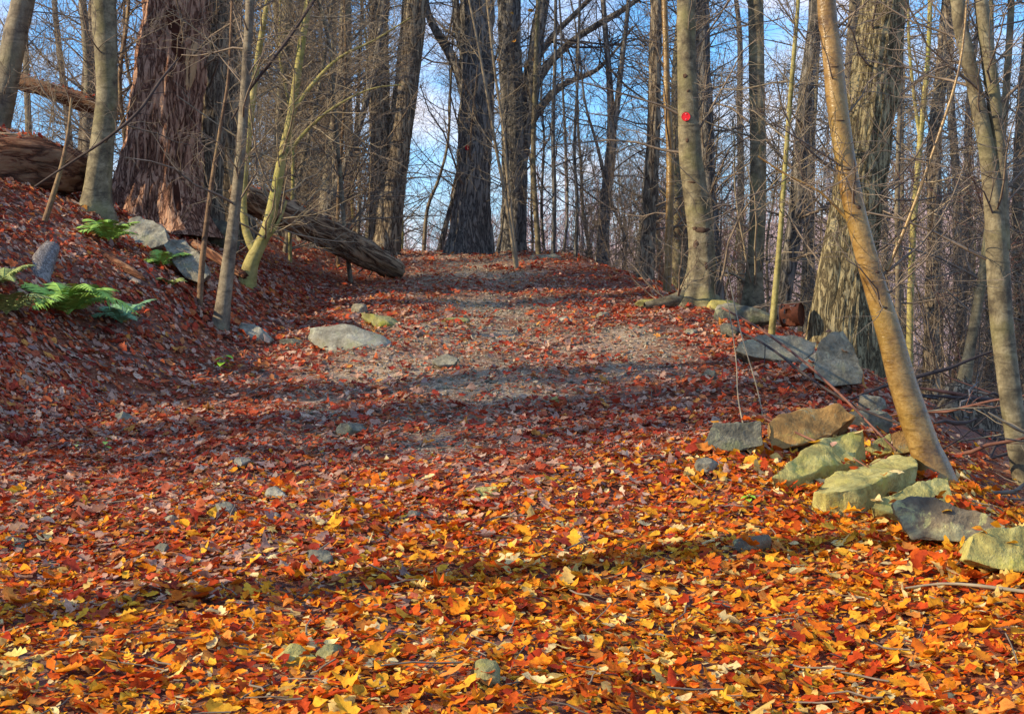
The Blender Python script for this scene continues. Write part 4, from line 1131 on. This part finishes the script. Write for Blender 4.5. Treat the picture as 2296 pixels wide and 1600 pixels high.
for i, (lab, px, py, w, h, m) in enumerate([
        ('flat blue-grey stone among red leaves in the left middle of the trail', 535, 1052, 60, 22, 'stone_blue'),
        ('pale rounded stone, largest in the strip of orange leaves at left centre', 502, 1160, 66, 28, 'stone_grey'),
        ('slate-coloured flat stone right of the pale rounded stone', 622, 1122, 66, 28, 'stone_blue'),
        ('pale cream stone in the centre of the leaves', 1092, 1112, 66, 24, 'stone_lichen'),
        ('lichen-edged long stone in the lower left leaves', 702, 1268, 90, 30, 'stone_dark'),
        ('small dark block standing in a shadow streak at lower left', 362, 1246, 40, 26, 'stone_dark'),
        ('smooth stone half lit in the shadow streak at lower right', 1692, 1244, 92, 44, 'stone_patch'),
        ('mossy stone poking through yellow leaves at bottom centre', 1086, 1540, 76, 56, 'moss'),
        ('green moss-topped stone in the lower left foreground', 736, 1486, 90, 34, 'moss'),
        ('tan slab beside the moss-topped stone in the lower left foreground', 655, 1496, 110, 44, 'stone_lichen'),
        ('grey stone on the left of the trail below the ferns', 266, 950, 62, 26, 'stone_grey'),
        ('flat layered stone on the trail centre left', 790, 978, 80, 26, 'stone_dark'),
        ('tiny tan stone right of trail centre', 1252, 905, 36, 18, 'stone_lichen'),
        ('slanted grey stone in orange leaves on the left side', 378, 1178, 60, 20, 'stone_grey'),
        ('small grey stone near the centre shadow', 925, 1166, 60, 20, 'stone_dark'),
        ('small blue stone in the upper right trail', 1262, 722, 40, 14, 'stone_blue'),
        ('small grey stone by the upper trail dip', 1352, 716, 34, 16, 'stone_grey'),
        ('dark stone on the right of the trail near the orange leaf clump', 1590, 852, 40, 20, 'stone_dark'),
        ('small pebble-like stone below the slate-coloured stone', 612, 1166, 34, 16, 'stone_blue'),
        ('low grey stone with leaves on it at far lower left', 22, 1230, 60, 22, 'stone_grey')]):
    rock(lab, px, py, w, h, .8, m, (i * 37) % 60 - 30, (0, (i * 13) % 16 - 8), 50 + i, None, .7)

# gravel pebbles on the worn tread
s = Soup(); n = 4200
y = rng.uniform(8.0, 18, n); x = rng.uniform(-2.2, 2, n); k = rng.random(n) < trail_bare(x, y); x, y = x[k], y[k]; n = len(x)
oc = np.array([(1, 0, 0), (0, 1, 0), (-1, 0, 0), (0, -1, 0), (0, 0, .8), (0, 0, -.6)], float)
ot = np.array([(0, 1, 4), (1, 2, 4), (2, 3, 4), (3, 0, 4), (1, 0, 5), (2, 1, 5), (3, 2, 5), (0, 3, 5)])
sz = rng.uniform(.008, .026, n)
V = oc[None] * sz[:, None, None] * rng.uniform(.6, 1.3, (n, 6, 3)); V[..., 0] += x[:, None]; V[..., 1] += y[:, None]; V[..., 2] += (H(x, y) + .006)[:, None]
s.add(V.reshape(-1, 3), None, (ot[None] + (np.arange(n) * 6)[:, None, None]).reshape(-1, 3))
tag(link('gravel', s.mesh('gravel', M['stone_grey'], False), ground), kind='stuff')

# ------------------------------------------------------------------ logs and dead wood
LOGS = []
def log(name, label, pts, mat, sides=30, furrow=.03, seed=1, cat='fallen log', stubs=0, capmat=None, align=True):
    rows = np.array([(*P(px, py, d), w / 2 / FPX * d) for px, py, d, w in pts])
    mid = rows[len(rows) // 2, :3]
    t = thing(name, label, cat, mid)
    q = Vector(rows[-1, :3] - rows[0, :3]).to_track_quat('X', 'Z') if align else Euler((0, 0, 0)).to_quaternion()
    t.rotation_euler = q.to_euler(); Rm = np.array(q.to_matrix())
    loc = rows.copy(); loc[:, :3] = (rows[:, :3] - mid) @ Rm
    rows = loc; mid = np.zeros(3)
    me, pr = trunk_mesh(rows, M[mat], sides, furrow, 0, .26, .05, None, mid, 6, seed)
    bk = link('bark', me, t)
    LOGS.append((pr, Rm, np.array(t.location)))
    for end in (0, -1):
        n = sides; co = np.array([me.vertices[(len(me.vertices) - n if end else 0) + i].co[:] for i in range(n)])
        c = co.mean(0); axis = norm(pr[-1, :3] - pr[0, :3]) * (1 if end else -1)
        V = np.vstack([co, c + (co - c) * .55 + axis * .03 * rng.normal(1, .8, (n, 1)), [c - axis * .04]])
        Q = [(i, (i + 1) % n, n + (i + 1) % n, n + i) for i in range(n)]; T = [(n + i, n + (i + 1) % n, 2 * n) for i in range(n)]
        link('broken_end', mesh_np('broken_end', V, Q, T, M[capmat or mat]), bk)
    if stubs:
        b1, r1 = grow(pr[None, :, :3], pr[None, :, 3], stubs, .1, .9, .5, 80, 4, .12, .012, 0, .2)
        for k in range(stubs):
            V, Q = tubes(b1[k:k + 1], r1[k:k + 1], 6); link('branch_stub', mesh_np('branch_stub', V - mid, Q, None, M['deadgrey']), bk)
    return t
d0 = ground_depth(100, 445)
log('fallen_log', 'big rotten reddish log lying at the left edge behind the grey beech', [(-120, 372, d0 + .3, 150), (-20, 375, d0 + .35, 140), (80, 380, d0 + .45, 124), (150, 388, d0 + .6, 104), (186, 398, d0 + .75, 72)], 'rot', 40, .05, 2, capmat='hollow')
log('fallen_log', 'weathered pale upper log resting along the top of the big rotten log', [(-60, 316, d0 + .5, 58), (30, 326, d0 + .55, 62), (100, 340, d0 + .65, 56), (140, 352, d0 + .75, 40)], 'log', 24, .03, 4)
log('fallen_log', 'long barkless log sloping down to the trail behind the saplings',
    [(535, 436, 15.6, 52), (620, 468, 16.2, 58), (700, 505, 16.9, 58), (780, 548, 17.6, 56), (850, 586, 18.2, 50), (892, 608, 18.6, 38)], 'log', 30, .03, 6, stubs=5)
log('fallen_log', 'mossy rotting log crossing the upper left wood behind the grey beech', [(40, 178, 20, 30), (120, 207, 20, 36), (200, 234, 20, 38), (262, 254, 20, 36)], 'rot', 24, .04, 8, capmat='barewood')
log('fallen_log', 'thin fallen log behind the dead stem at the foot of the brown mossy rock', [(436, 548, 13.6, 20), (480, 575, 13.4, 22), (524, 604, 13.2, 20), (548, 618, 13.1, 14)], 'rot', 14, .01, 9)
db = ground_depth(210, 570)
log('decayed_branch', 'dark rotted branch half sunk in leaves on the left bank', [(118, 528, db + .6, 14), (170, 545, db + .35, 20), (225, 570, db + .1, 22), (280, 600, db - .2, 18), (322, 624, db - .4, 10)], 'rot', 14, .015, 10, cat='branch')
log('decayed_branch', 'grey rotted branch lying just below the dark one on the left bank', [(150, 560, db + .3, 10), (215, 590, db - .02, 13), (270, 615, db - .25, 13), (310, 632, db - .45, 9)], 'deadgrey', 12, .01, 11, cat='branch')
ds = ground_depth(98, 640)
log('weathered_stump', 'grey weathered root stub sticking out of the bank above the biggest fern', [(84, 668, ds + .02, 24), (88, 630, ds + .14, 44), (98, 592, ds + .34, 50), (118, 556, ds + .62, 34)], 'deadgrey', 18, .012, 12, cat='stump', align=False)
ds = ground_depth(2150, 930)
log('mossy_stump', 'mossy dark stump at the right, under the short leaning tree', [(2160, 960, 11.6, 150), (2160, 915, 11.6, 130), (2158, 880, 11.7, 90), (2158, 862, 11.7, 40)], 'oak', 30, .05, 13, cat='stump', align=False)

def stick(name, label, pts, mat, cat='branch', sides=6, group=None, side_twigs=0, drop=False):
    rows = np.array([(*P(px, py, d), w / 2 / FPX * d) for px, py, d, w in pts])
    pr = catmull(rows, .08)
    o0 = pr[0, :3].copy()
    s = Soup(); s.add(*tubes(pr[None, :, :3], pr[None, :, 3], sides))
    if side_twigs:
        b, r = grow(pr[None, :, :3], pr[None, :, 3], side_twigs, .2, .95, .35, 40, 4, .55, .0022, .03, .15); s.add(*tubes(b, r, 4))
    o = link(name, s.mesh(name, M[mat], off=o0), None, o0)
    return tag(o, label, cat, group)
stick('dry_cane', 'long dark dry cane arching down across the orange boulder', [(1620, 690, 12.2, 5), (1700, 735, 11.3, 6), (1790, 800, 10.2, 6), (1880, 880, 9.2, 6), (1960, 960, 8.5, 5), (2010, 1010, 8.1, 4)], 'twig_red', 'cane', side_twigs=5)
stick('dry_cane', 'dark dry cane running just below the longest arching cane', [(1640, 735, 11.6, 5), (1720, 775, 10.8, 6), (1820, 850, 9.7, 6), (1930, 915, 8.9, 6), (2060, 965, 8.4, 5)], 'twig_dark', 'cane', side_twigs=4)
stick('dry_cane', 'reddish cane slanting in front of the orange boulder and the lichen slab', [(1640, 900, 9.6, 4), (1720, 940, 8.9, 5), (1820, 985, 8.2, 5), (1900, 1020, 7.8, 4), (1990, 1075, 7.4, 3)], 'twig_red', 'cane', side_twigs=4)
stick('dry_cane', 'thin pale upright cane left of the orange boulder', [(1690, 1035, 8.4, 4), (1672, 975, 8.6, 4), (1655, 890, 8.9, 3), (1650, 800, 9.2, 3), (1628, 650, 9.6, 2)], 'twig_pale', 'cane')
stick('dry_cane', 'thin pale cane leaning over the flat grey slab', [(1720, 1000, 9.2, 3), (1700, 880, 9.6, 3), (1660, 740, 10, 3), (1630, 600, 10.4, 2)], 'twig_pale', 'cane')
stick('fallen_branch', 'pale curved twig lying on the leaves near the right bottom edge', [(2030, 1318, 5.62, 5), (2110, 1308, 5.6, 6), (2190, 1312, 5.55, 8), (2300, 1326, 5.45, 9)], 'twig_pale')
stick('fallen_branch', 'thin brown twig lying on the left bank below the ferns', [(60, 745, ground_depth(60, 745) - .05, 6), (120, 772, ground_depth(120, 772) - .05, 7), (180, 800, ground_depth(180, 800) - .05, 7), (250, 826, ground_depth(250, 826) - .05, 4)], 'twig')
stick('fallen_branch', 'pale twig lying flat among the red leaves under the left bank', [(0, 826, ground_depth(0, 826) - .04, 5), (90, 834, ground_depth(90, 834) - .04, 5), (190, 830, ground_depth(190, 830) - .04, 4)], 'twig_pale')
stick('hanging_branch', 'dark bare branch crossing the grey beech and the big rotten log', [(78, 418, 12.6, 5), (150, 370, 12.5, 6), (240, 310, 12.4, 7), (310, 250, 12.4, 7), (360, 180, 12.5, 6), (400, 130, 12.6, 3)], 'twig_dark', side_twigs=8)
stick('dead_stem', 'thin rough stem leaning in front of the big rotten log', [(100, 495, 13.2, 14), (118, 440, 13.2, 13), (138, 370, 13.2, 10), (152, 300, 13.2, 8), (160, 220, 13.3, 6)], 'brownstem', 'sapling', side_twigs=6)
stick('slanting_branch', 'dark slanting branch crossing behind the forked yellow-green sapling', [(520, 268, 13.2, 4), (556, 205, 13.1, 7), (606, 140, 13, 8), (655, 75, 13, 7), (705, 0, 13, 6), (745, -60, 13, 4)], 'twig_dark', side_twigs=14)

# brush heap on the right: each stick its own object
for i in range(85):
    cy = rng.uniform(6.9, 11.8); cx = X_RIGHT(cy) + .75 + rng.random() * (.36 * cy + .7 - X_RIGHT(cy))
    L = rng.uniform(.5, 1.45); a = rng.normal(.6, .6); el = rng.normal(.05, .22)
    K = 6; tt = np.linspace(-.5, .5, K)
    pts = np.stack([cx + np.cos(a) * tt * L, cy + np.sin(a) * tt * L, np.zeros(K)], -1)
    pts[:, 0:2] += np.cumsum(rng.normal(0, .03, (K, 2)), 0)
    pts[:, 2] = H(cx, cy) + rng.uniform(.03, .5) + tt * L * np.tan(el) + rng.normal(0, .012, K)
    pts[:, 2] = np.maximum(pts[:, 2], H(pts[:, 0], pts[:, 1]) + .01)
    r = rng.uniform(.005, .017)
    sp = Soup(); rr = r * np.array([.35, .8, 1, .85, .65, .3])[None]
    sp.add(*tubes(pts[None], rr, 6)); b, q = grow(pts[None], rr, 4, .2, .95, .35, 42, 4, .6, .003, .02, .2); sp.add(*tubes(b, q, 4))
    mk = ['twig', 'twig_dark', 'twig', 'twig_dark', 'deadgrey', 'twig_pale', 'twig_dark', 'twig_red'][i % 8]
    o = link('fallen_branch', sp.mesh('fallen_branch', M[mk], off=pts[0]), None, pts[0])
    size = 'long' if L > 1.25 else 'short' if L < .85 else 'middling'
    lab = {'twig': size + ' brown', 'twig_dark': size + ' blackish', 'twig_red': size + ' reddish', 'twig_pale': size + ' pale', 'deadgrey': size + ' grey'}[mk] + ' dead branch ' + ('at the near end' if cy < 8.4 else 'at the far end' if cy > 10.2 else 'in the middle') + ' of the brush heap'
    tag(o, lab, 'branch', lab)

# ------------------------------------------------------------------ ferns and small plants
def fern(label, px, py, size, fronds, mat, seed, spread=1.0):
    d = ground_depth(px, py); b = P(px, py, d); b[2] = float(H(b[0], b[1]))
    t = thing('fern', label, 'fern', b)
    r = np.random.default_rng(seed); L = size / FPX * d
    for k in range(fronds):
        a = 2 * np.pi * (k + r.uniform(-.25, .25)) / fronds; ln = L * r.uniform(.75, 1.1) * spread
        n = 23; u = np.linspace(0, 1, n); el = r.uniform(.95, 1.5)
        rad = ln * (u * .9); zz = ln * (el * .9 * u - 1.0 * u ** 2 * r.uniform(.7, .95))
        c = np.stack([np.cos(a) * rad, np.sin(a) * rad, zz + .02], -1)
        side = np.array([-np.sin(a), np.cos(a), 0])
        s = Soup(); s.add(*tubes(c[None], np.linspace(.004, .0012, n)[None], 4))
        T = norm(np.gradient(c, axis=0)); up = np.cross(T, side[None] * np.ones((n, 1)))
        V = []; Q = []
        for i in range(2, n):
            pl = ln * .33 * math.sin(math.pi * min(1, (u[i] * .92 + .08)) ** .8) + .006
            for sg in (-1, 1):
                dr = norm(side * sg + T[i] * .45 + up[i] * r.normal(-.12, .08))
                ax = T[i]
                m = 6; base = len(V)
                for j in range(m):
                    f = j / (m - 1); wv = ln * .028 * (1 - f) ** .6 * (1.25 if j % 2 else .65) + .0006
                    p = c[i] + dr * pl * f + np.array([0, 0, -pl * .18 * f * f])
                    V += [p - ax * wv, p + ax * wv]
                for j in range(m - 1):
                    q = base + 2 * j; Q.append((q, q + 1, q + 3, q + 2))
        s.add(np.array(V), np.array(Q))
        link('frond', s.mesh('frond', M[mat]), t)
fern('largest bright green fern on the left bank, below the grey root stub', 152, 712, 165, 12, 'fern', 1)
fern('bright fern under the grey beech on the left bank', 246, 546, 92, 10, 'fern', 2)
fern('fading fern cut by the left edge of the picture', 14, 712, 120, 9, 'fern_dry', 3)
fern('bluish low fern just right of the largest fern', 272, 730, 92, 7, 'fern_blue', 4)
fern('small yellowish fern beside the pale speckled boulder', 360, 602, 74, 7, 'fern', 5)
fern('tiny fern just below the pale speckled boulder', 384, 646, 46, 6, 'fern_dry', 6)
fern('pale fern at the left edge above the fading fern', 6, 640, 76, 7, 'fern_dry', 7)

def sprout(label, px, py, size, n, mat='sprout', stemmat='twig', up=1.0, seed=0):
    d = ground_depth(px, py); b = P(px, py, d); b[2] = float(H(b[0], b[1])); L = size / FPX * d
    t = thing('seedling', label, 'seedling', b)
    r = np.random.default_rng(seed + 100)
    pts = np.array([(0, 0, -.02), (.1 * L, 0, .4 * L * up), (.25 * L, 0, L * up)])
    link('stem', mesh_np('stem', *tubes(catmull(pts, .02)[None], np.full((1, len(catmull(pts, .02))), .0025), 5), None, M[stemmat]), t)
    for k in range(n):
        f = .3 + .7 * (k + 1) / n; p = np.array([.25 * L * f, 0, L * up * f]); a = k * 2.4 + r.uniform(-.3, .3)
        st, hw = SHAPES['beech']; V = []; Q = []
        ls = L * r.uniform(.45, .65)
        for i, (s_, h_) in enumerate(zip(st, hw)):
            for j in (-1, 0, 1):
                q = np.array([s_ * ls, j * h_ * ls * 1.2, abs(j) * h_ * .35 * ls - s_ * s_ * .25 * ls])
                V.append(p + np.array([math.cos(a) * q[0] - math.sin(a) * q[1], math.sin(a) * q[0] + math.cos(a) * q[1], q[2]]))
            if i: c0, c1 = 3 * (i - 1), 3 * i; Q += [(c0, c1, c1 + 1, c0 + 1), (c0 + 1, c1 + 1, c1 + 2, c0 + 2)]
        link('leaf', mesh_np('leaf', V, Q, None, M[mat]), t)
sprout('green seedling with several leaves in the red leaves at left centre', 492, 840, 42, 6, seed=1)
sprout('small dull green seedling on the left side of the trail', 230, 1018, 34, 4, 'fern', seed=2)
sprout('fading seedling left of the dull green one', 166, 1018, 26, 4, 'fern_dry', seed=3)
sprout('tuft of bright green leaflets below the long lichen slab', 1672, 1130, 34, 7, seed=4, up=.6)
sprout('tiny bright green sprig in the lower right leaves', 2054, 1456, 22, 3, seed=5)

# ------------------------------------------------------------------ rusty can
def can():
    d = 13.0; p = P(1776, 706, d)
    t = thing('rusty_can', 'rusted metal can with holes eaten through it, wedged beside the thin yellow-green pole', 'can', p)
    L, r = .17, .105; n, m = 28, 9
    V = []; Q = []
    for i in range(m):
        for j in range(n):
            a = 2 * np.pi * j / n; V.append(((i / (m - 1) - .5) * L, math.cos(a) * r * (1 + .03 * math.sin(3 * a)), math.sin(a) * r))
    hole = {(1, 15), (1, 16), (2, 15), (2, 16), (2, 17), (3, 15), (3, 16), (3, 17), (3, 18), (4, 16), (4, 17), (4, 18), (5, 17), (5, 18), (2, 11), (2, 12), (3, 11), (3, 12), (4, 11), (4, 12), (1, 9), (0, 9), (0, 10), (5, 9), (6, 9), (4, 9),
            (2, 2), (3, 2), (3, 3), (2, 3), (4, 1), (3, 1), (4, 4), (2, 5), (3, 5), (3, 6), (4, 6)}
    for i in range(m - 1):
        for j in range(n):
            if (i, j) in hole: continue
            q = i * n + j; w = i * n + (j + 1) % n; Q.append((q, w, w + n, q + n))
    me = mesh_np('can_wall', V, Q, None, M['rust']); cw = link('can_wall', me, t)
    a = np.linspace(0, 2 * np.pi, n + 1)[:-1]
    cap = [(L / 2 - .006, math.cos(q) * r * .97, math.sin(q) * r * .97) for q in a] + [(L / 2 - .006, math.cos(q) * r * .45, math.sin(q) * r * .45) for q in a] + [(L / 2 - .014, 0, 0)]
    link('can_end', mesh_np('can_end', cap, [(i, (i + 1) % n, n + (i + 1) % n, n + i) for i in range(n)], [(n + i, n + (i + 1) % n, 2 * n) for i in range(n)], M['rust']), t)
    for xx in (-L / 2, L / 2):
        b = np.linspace(0, 2 * np.pi, n + 1); ring = np.stack([np.full_like(b, xx), np.cos(b) * r * 1.01, np.sin(b) * r * 1.01], -1)
        link('rim', mesh_np('rim', *tubes(ring[None], np.full((1, n + 1), .005), 6), None, M['rust']), cw)
    t.rotation_euler = (R(4), R(-4), R(-28))
can()

# a few leaves still hanging on the crest trees and the right-hand saplings
hang = [single_mesh('beech', 90 + i) for i in range(3)]
def hang_leaves(tree, spots, cols):
    cr = next(c for c in tree.children if c.name.startswith('crown'))
    co = np.empty(len(cr.data.vertices) * 3, np.float32); cr.data.vertices.foreach_get('co', co); co = co.reshape(-1, 3) + np.array(tree.location)
    dep = co[:, 1] * CP - (co[:, 2] - EYE) * SP; vv = co[:, 1] * SP + (co[:, 2] - EYE) * CP
    qx, qy = 1148 + co[:, 0] / dep * FPX, 800 - vv / dep * FPX
    for i, (px, py) in enumerate(spots):
        k = int(np.argmin((qx - px) ** 2 + (qy - py) ** 2)); p = co[k]
        o = link('leaf', hang[i % 3], tree, Vector(p) - tree.location)
        o.rotation_euler = (float(rng.uniform(.6, 2.4)), float(rng.normal(0, .6)), float(rng.uniform(0, 6)))
        sc = float(rng.uniform(.08, .12)); o.scale = (sc, sc, sc); c = cols[i % len(cols)]; o.color = (*c, 1)
t_ = next(h[0] for h in HERO if h[0].name.startswith('dark_tree') and 'gnarled' in h[0]['label'])
hang_leaves(t_, [(1107, 130), (1125, 122), (1140, 148), (1190, 24), (1214, 62), (1105, 92), (1155, 96), (1196, 135), (1222, 168), (1150, 30), (1088, 100), (1128, 140), (1176, 150)], [(.6, .28, .03), (.55, .17, .03), (.6, .36, .04)])

# leaves drifted against trunks and stones, and bits of twig among the litter
dr = Soup()
bank = [(float(b[0]), float(b[1]), d * .01 + .1) for _, d, b in HERO if b[1] < 21 and b[0] < 2.6] + BANK
for (bx, by_, br) in bank:
    n = int(50 + 150 * br)
    a = rng.uniform(0, 2 * np.pi, n); q = br * rng.uniform(.75, 1.0, n) + np.abs(rng.normal(0, .09, n))
    x = bx + np.cos(a) * q; y = by_ + np.sin(a) * np.minimum(q, .28 + .2 * rng.random(n))
    V, Q, per = leaf_cloud(x, y, rng.uniform(.05, .1, n), 'beech' if n % 2 else 'oak', lift=.022, tilt=.38)
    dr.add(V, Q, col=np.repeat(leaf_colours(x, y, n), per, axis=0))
for pr, Rm, lc in LOGS[:4]:
    n = 70; k = rng.integers(2, len(pr) - 2, n); off = rng.normal(0, .35, n)
    pw = pr[k, :3] @ Rm.T + lc; rr = pr[k, 3]
    ax = norm(pr[-1, :3] - pr[0, :3]) @ Rm.T; sd = norm(np.cross(ax, [0, 0, 1.0]))
    pw = pw + sd[None] * (off * rr)[:, None]; zz = pw[:, 2] + rr * np.sqrt(np.maximum(1 - off ** 2, .1)) * 1.03 + .01
    V, Q, per = leaf_cloud(pw[:, 0], pw[:, 1], rng.uniform(.05, .1, n), 'oak', tilt=.4, zabs=zz)
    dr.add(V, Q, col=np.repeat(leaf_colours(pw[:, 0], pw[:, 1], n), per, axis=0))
for me, c in SLABS:
    co = np.array([v.co[:] for v in me.vertices]); no = np.array([v.normal[:] for v in me.vertices])
    up = np.where(no[:, 2] > .55)[0]
    if len(up) < 4: continue
    k = rng.choice(up, 6); pw = co[k] + np.array(c)
    V, Q, per = leaf_cloud(pw[:, 0], pw[:, 1], rng.uniform(.045, .085, 6), 'beech', tilt=.3, zabs=pw[:, 2] + .014)
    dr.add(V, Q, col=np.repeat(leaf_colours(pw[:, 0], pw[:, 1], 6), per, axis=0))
tag(link('drifted_leaves', dr.mesh('drifted_leaves', M['leaf']), ground), kind='stuff')
n = 900; y = rng.uniform(3.6, 16, n); x = rng.uniform(-1, 1, n) * (.4 * y + .5); a = rng.uniform(0, 6.28, n); L = rng.uniform(.05, .32, n) * rng.uniform(.4, 1, n)
tt = np.linspace(-.5, .5, 4)
X = x[:, None] + np.cos(a)[:, None] * tt * L[:, None]; Y = y[:, None] + np.sin(a)[:, None] * tt * L[:, None]
X += rng.normal(0, .008, X.shape); Y += rng.normal(0, .008, Y.shape)
Z = H(X, Y) + rng.uniform(.02, .05, (n, 1)) + tt * rng.normal(0, .03, (n, 1))
s = Soup(); s.add(*tubes(np.stack([X, Y, Z], -1), np.repeat(rng.uniform(.0015, .004, (n, 1)), 4, 1), 4))
tag(link('fallen_twigs', s.mesh('fallen_twigs', M['twig']), ground), kind='stuff')

# ------------------------------------------------------------------ labels of the copied trees: each by its nearest landmark
MARKS = [(-30, 'the leftmost beech'), (222, 'the left grey beech'), (380, 'the shaggy old oak'), (535, 'the straight grey sapling'), (640, 'the yellow-green sapling'),
         (752, 'the slanting dark stem'), (860, 'the twin trunks'), (1062, 'the red-spotted dark trunk'), (1180, 'the gnarled dark trunk'), (1355, 'the forked tree'),
         (1460, 'the grey furrowed tree'), (1555, 'the red-disc beech'), (1698, 'the tan smooth tree'), (1765, 'the yellow-green pole'), (1920, 'the olive oak'), (2050, 'the yellowish forked sapling'),
         (2100, 'the rough grey tree'), (2235, 'the right-edge beech'), (2400, 'the right picture edge')]
groups = {}
for t, key, x, y, where in PLANTS:
    if 'left of the view' in where: continue
    px = 1148 + x / y * FPX
    i = min(range(len(MARKS)), key=lambda j: abs(MARKS[j][0] - px))
    dx = px - MARKS[i][0]
    rel = 'behind' if abs(dx) < 25 else 'left of' if dx < 0 else 'right of'
    far = 'near' if y < 22 else 'farther' if y < 33 else 'distant'
    lab = f"{far} {ADJ[key]} {rel} {MARKS[i][1]}"
    groups.setdefault(lab, []).append((px, t))
ORD = ['leftmost', 'second', 'third', 'fourth', 'fifth', 'sixth']
for lab, m in groups.items():
    m.sort(key=lambda q: q[0])
    for k, (px, t) in enumerate(m):
        t['label'] = lab if len(m) == 1 else lab + ', ' + ('leftmost' if k == 0 else 'rightmost' if k == len(m) - 1 else ORD[min(k, 5)] + ' from left')
for t, key, x, y, where in PLANTS:
    k = key.split('_')[0]
    t['group'] = ({'tall': 'slim bare trees ', 'mature': 'mature bare trees ', 'sap': 'thin bare saplings ', 'shrub': 'bare shrubs '}[k]) + where
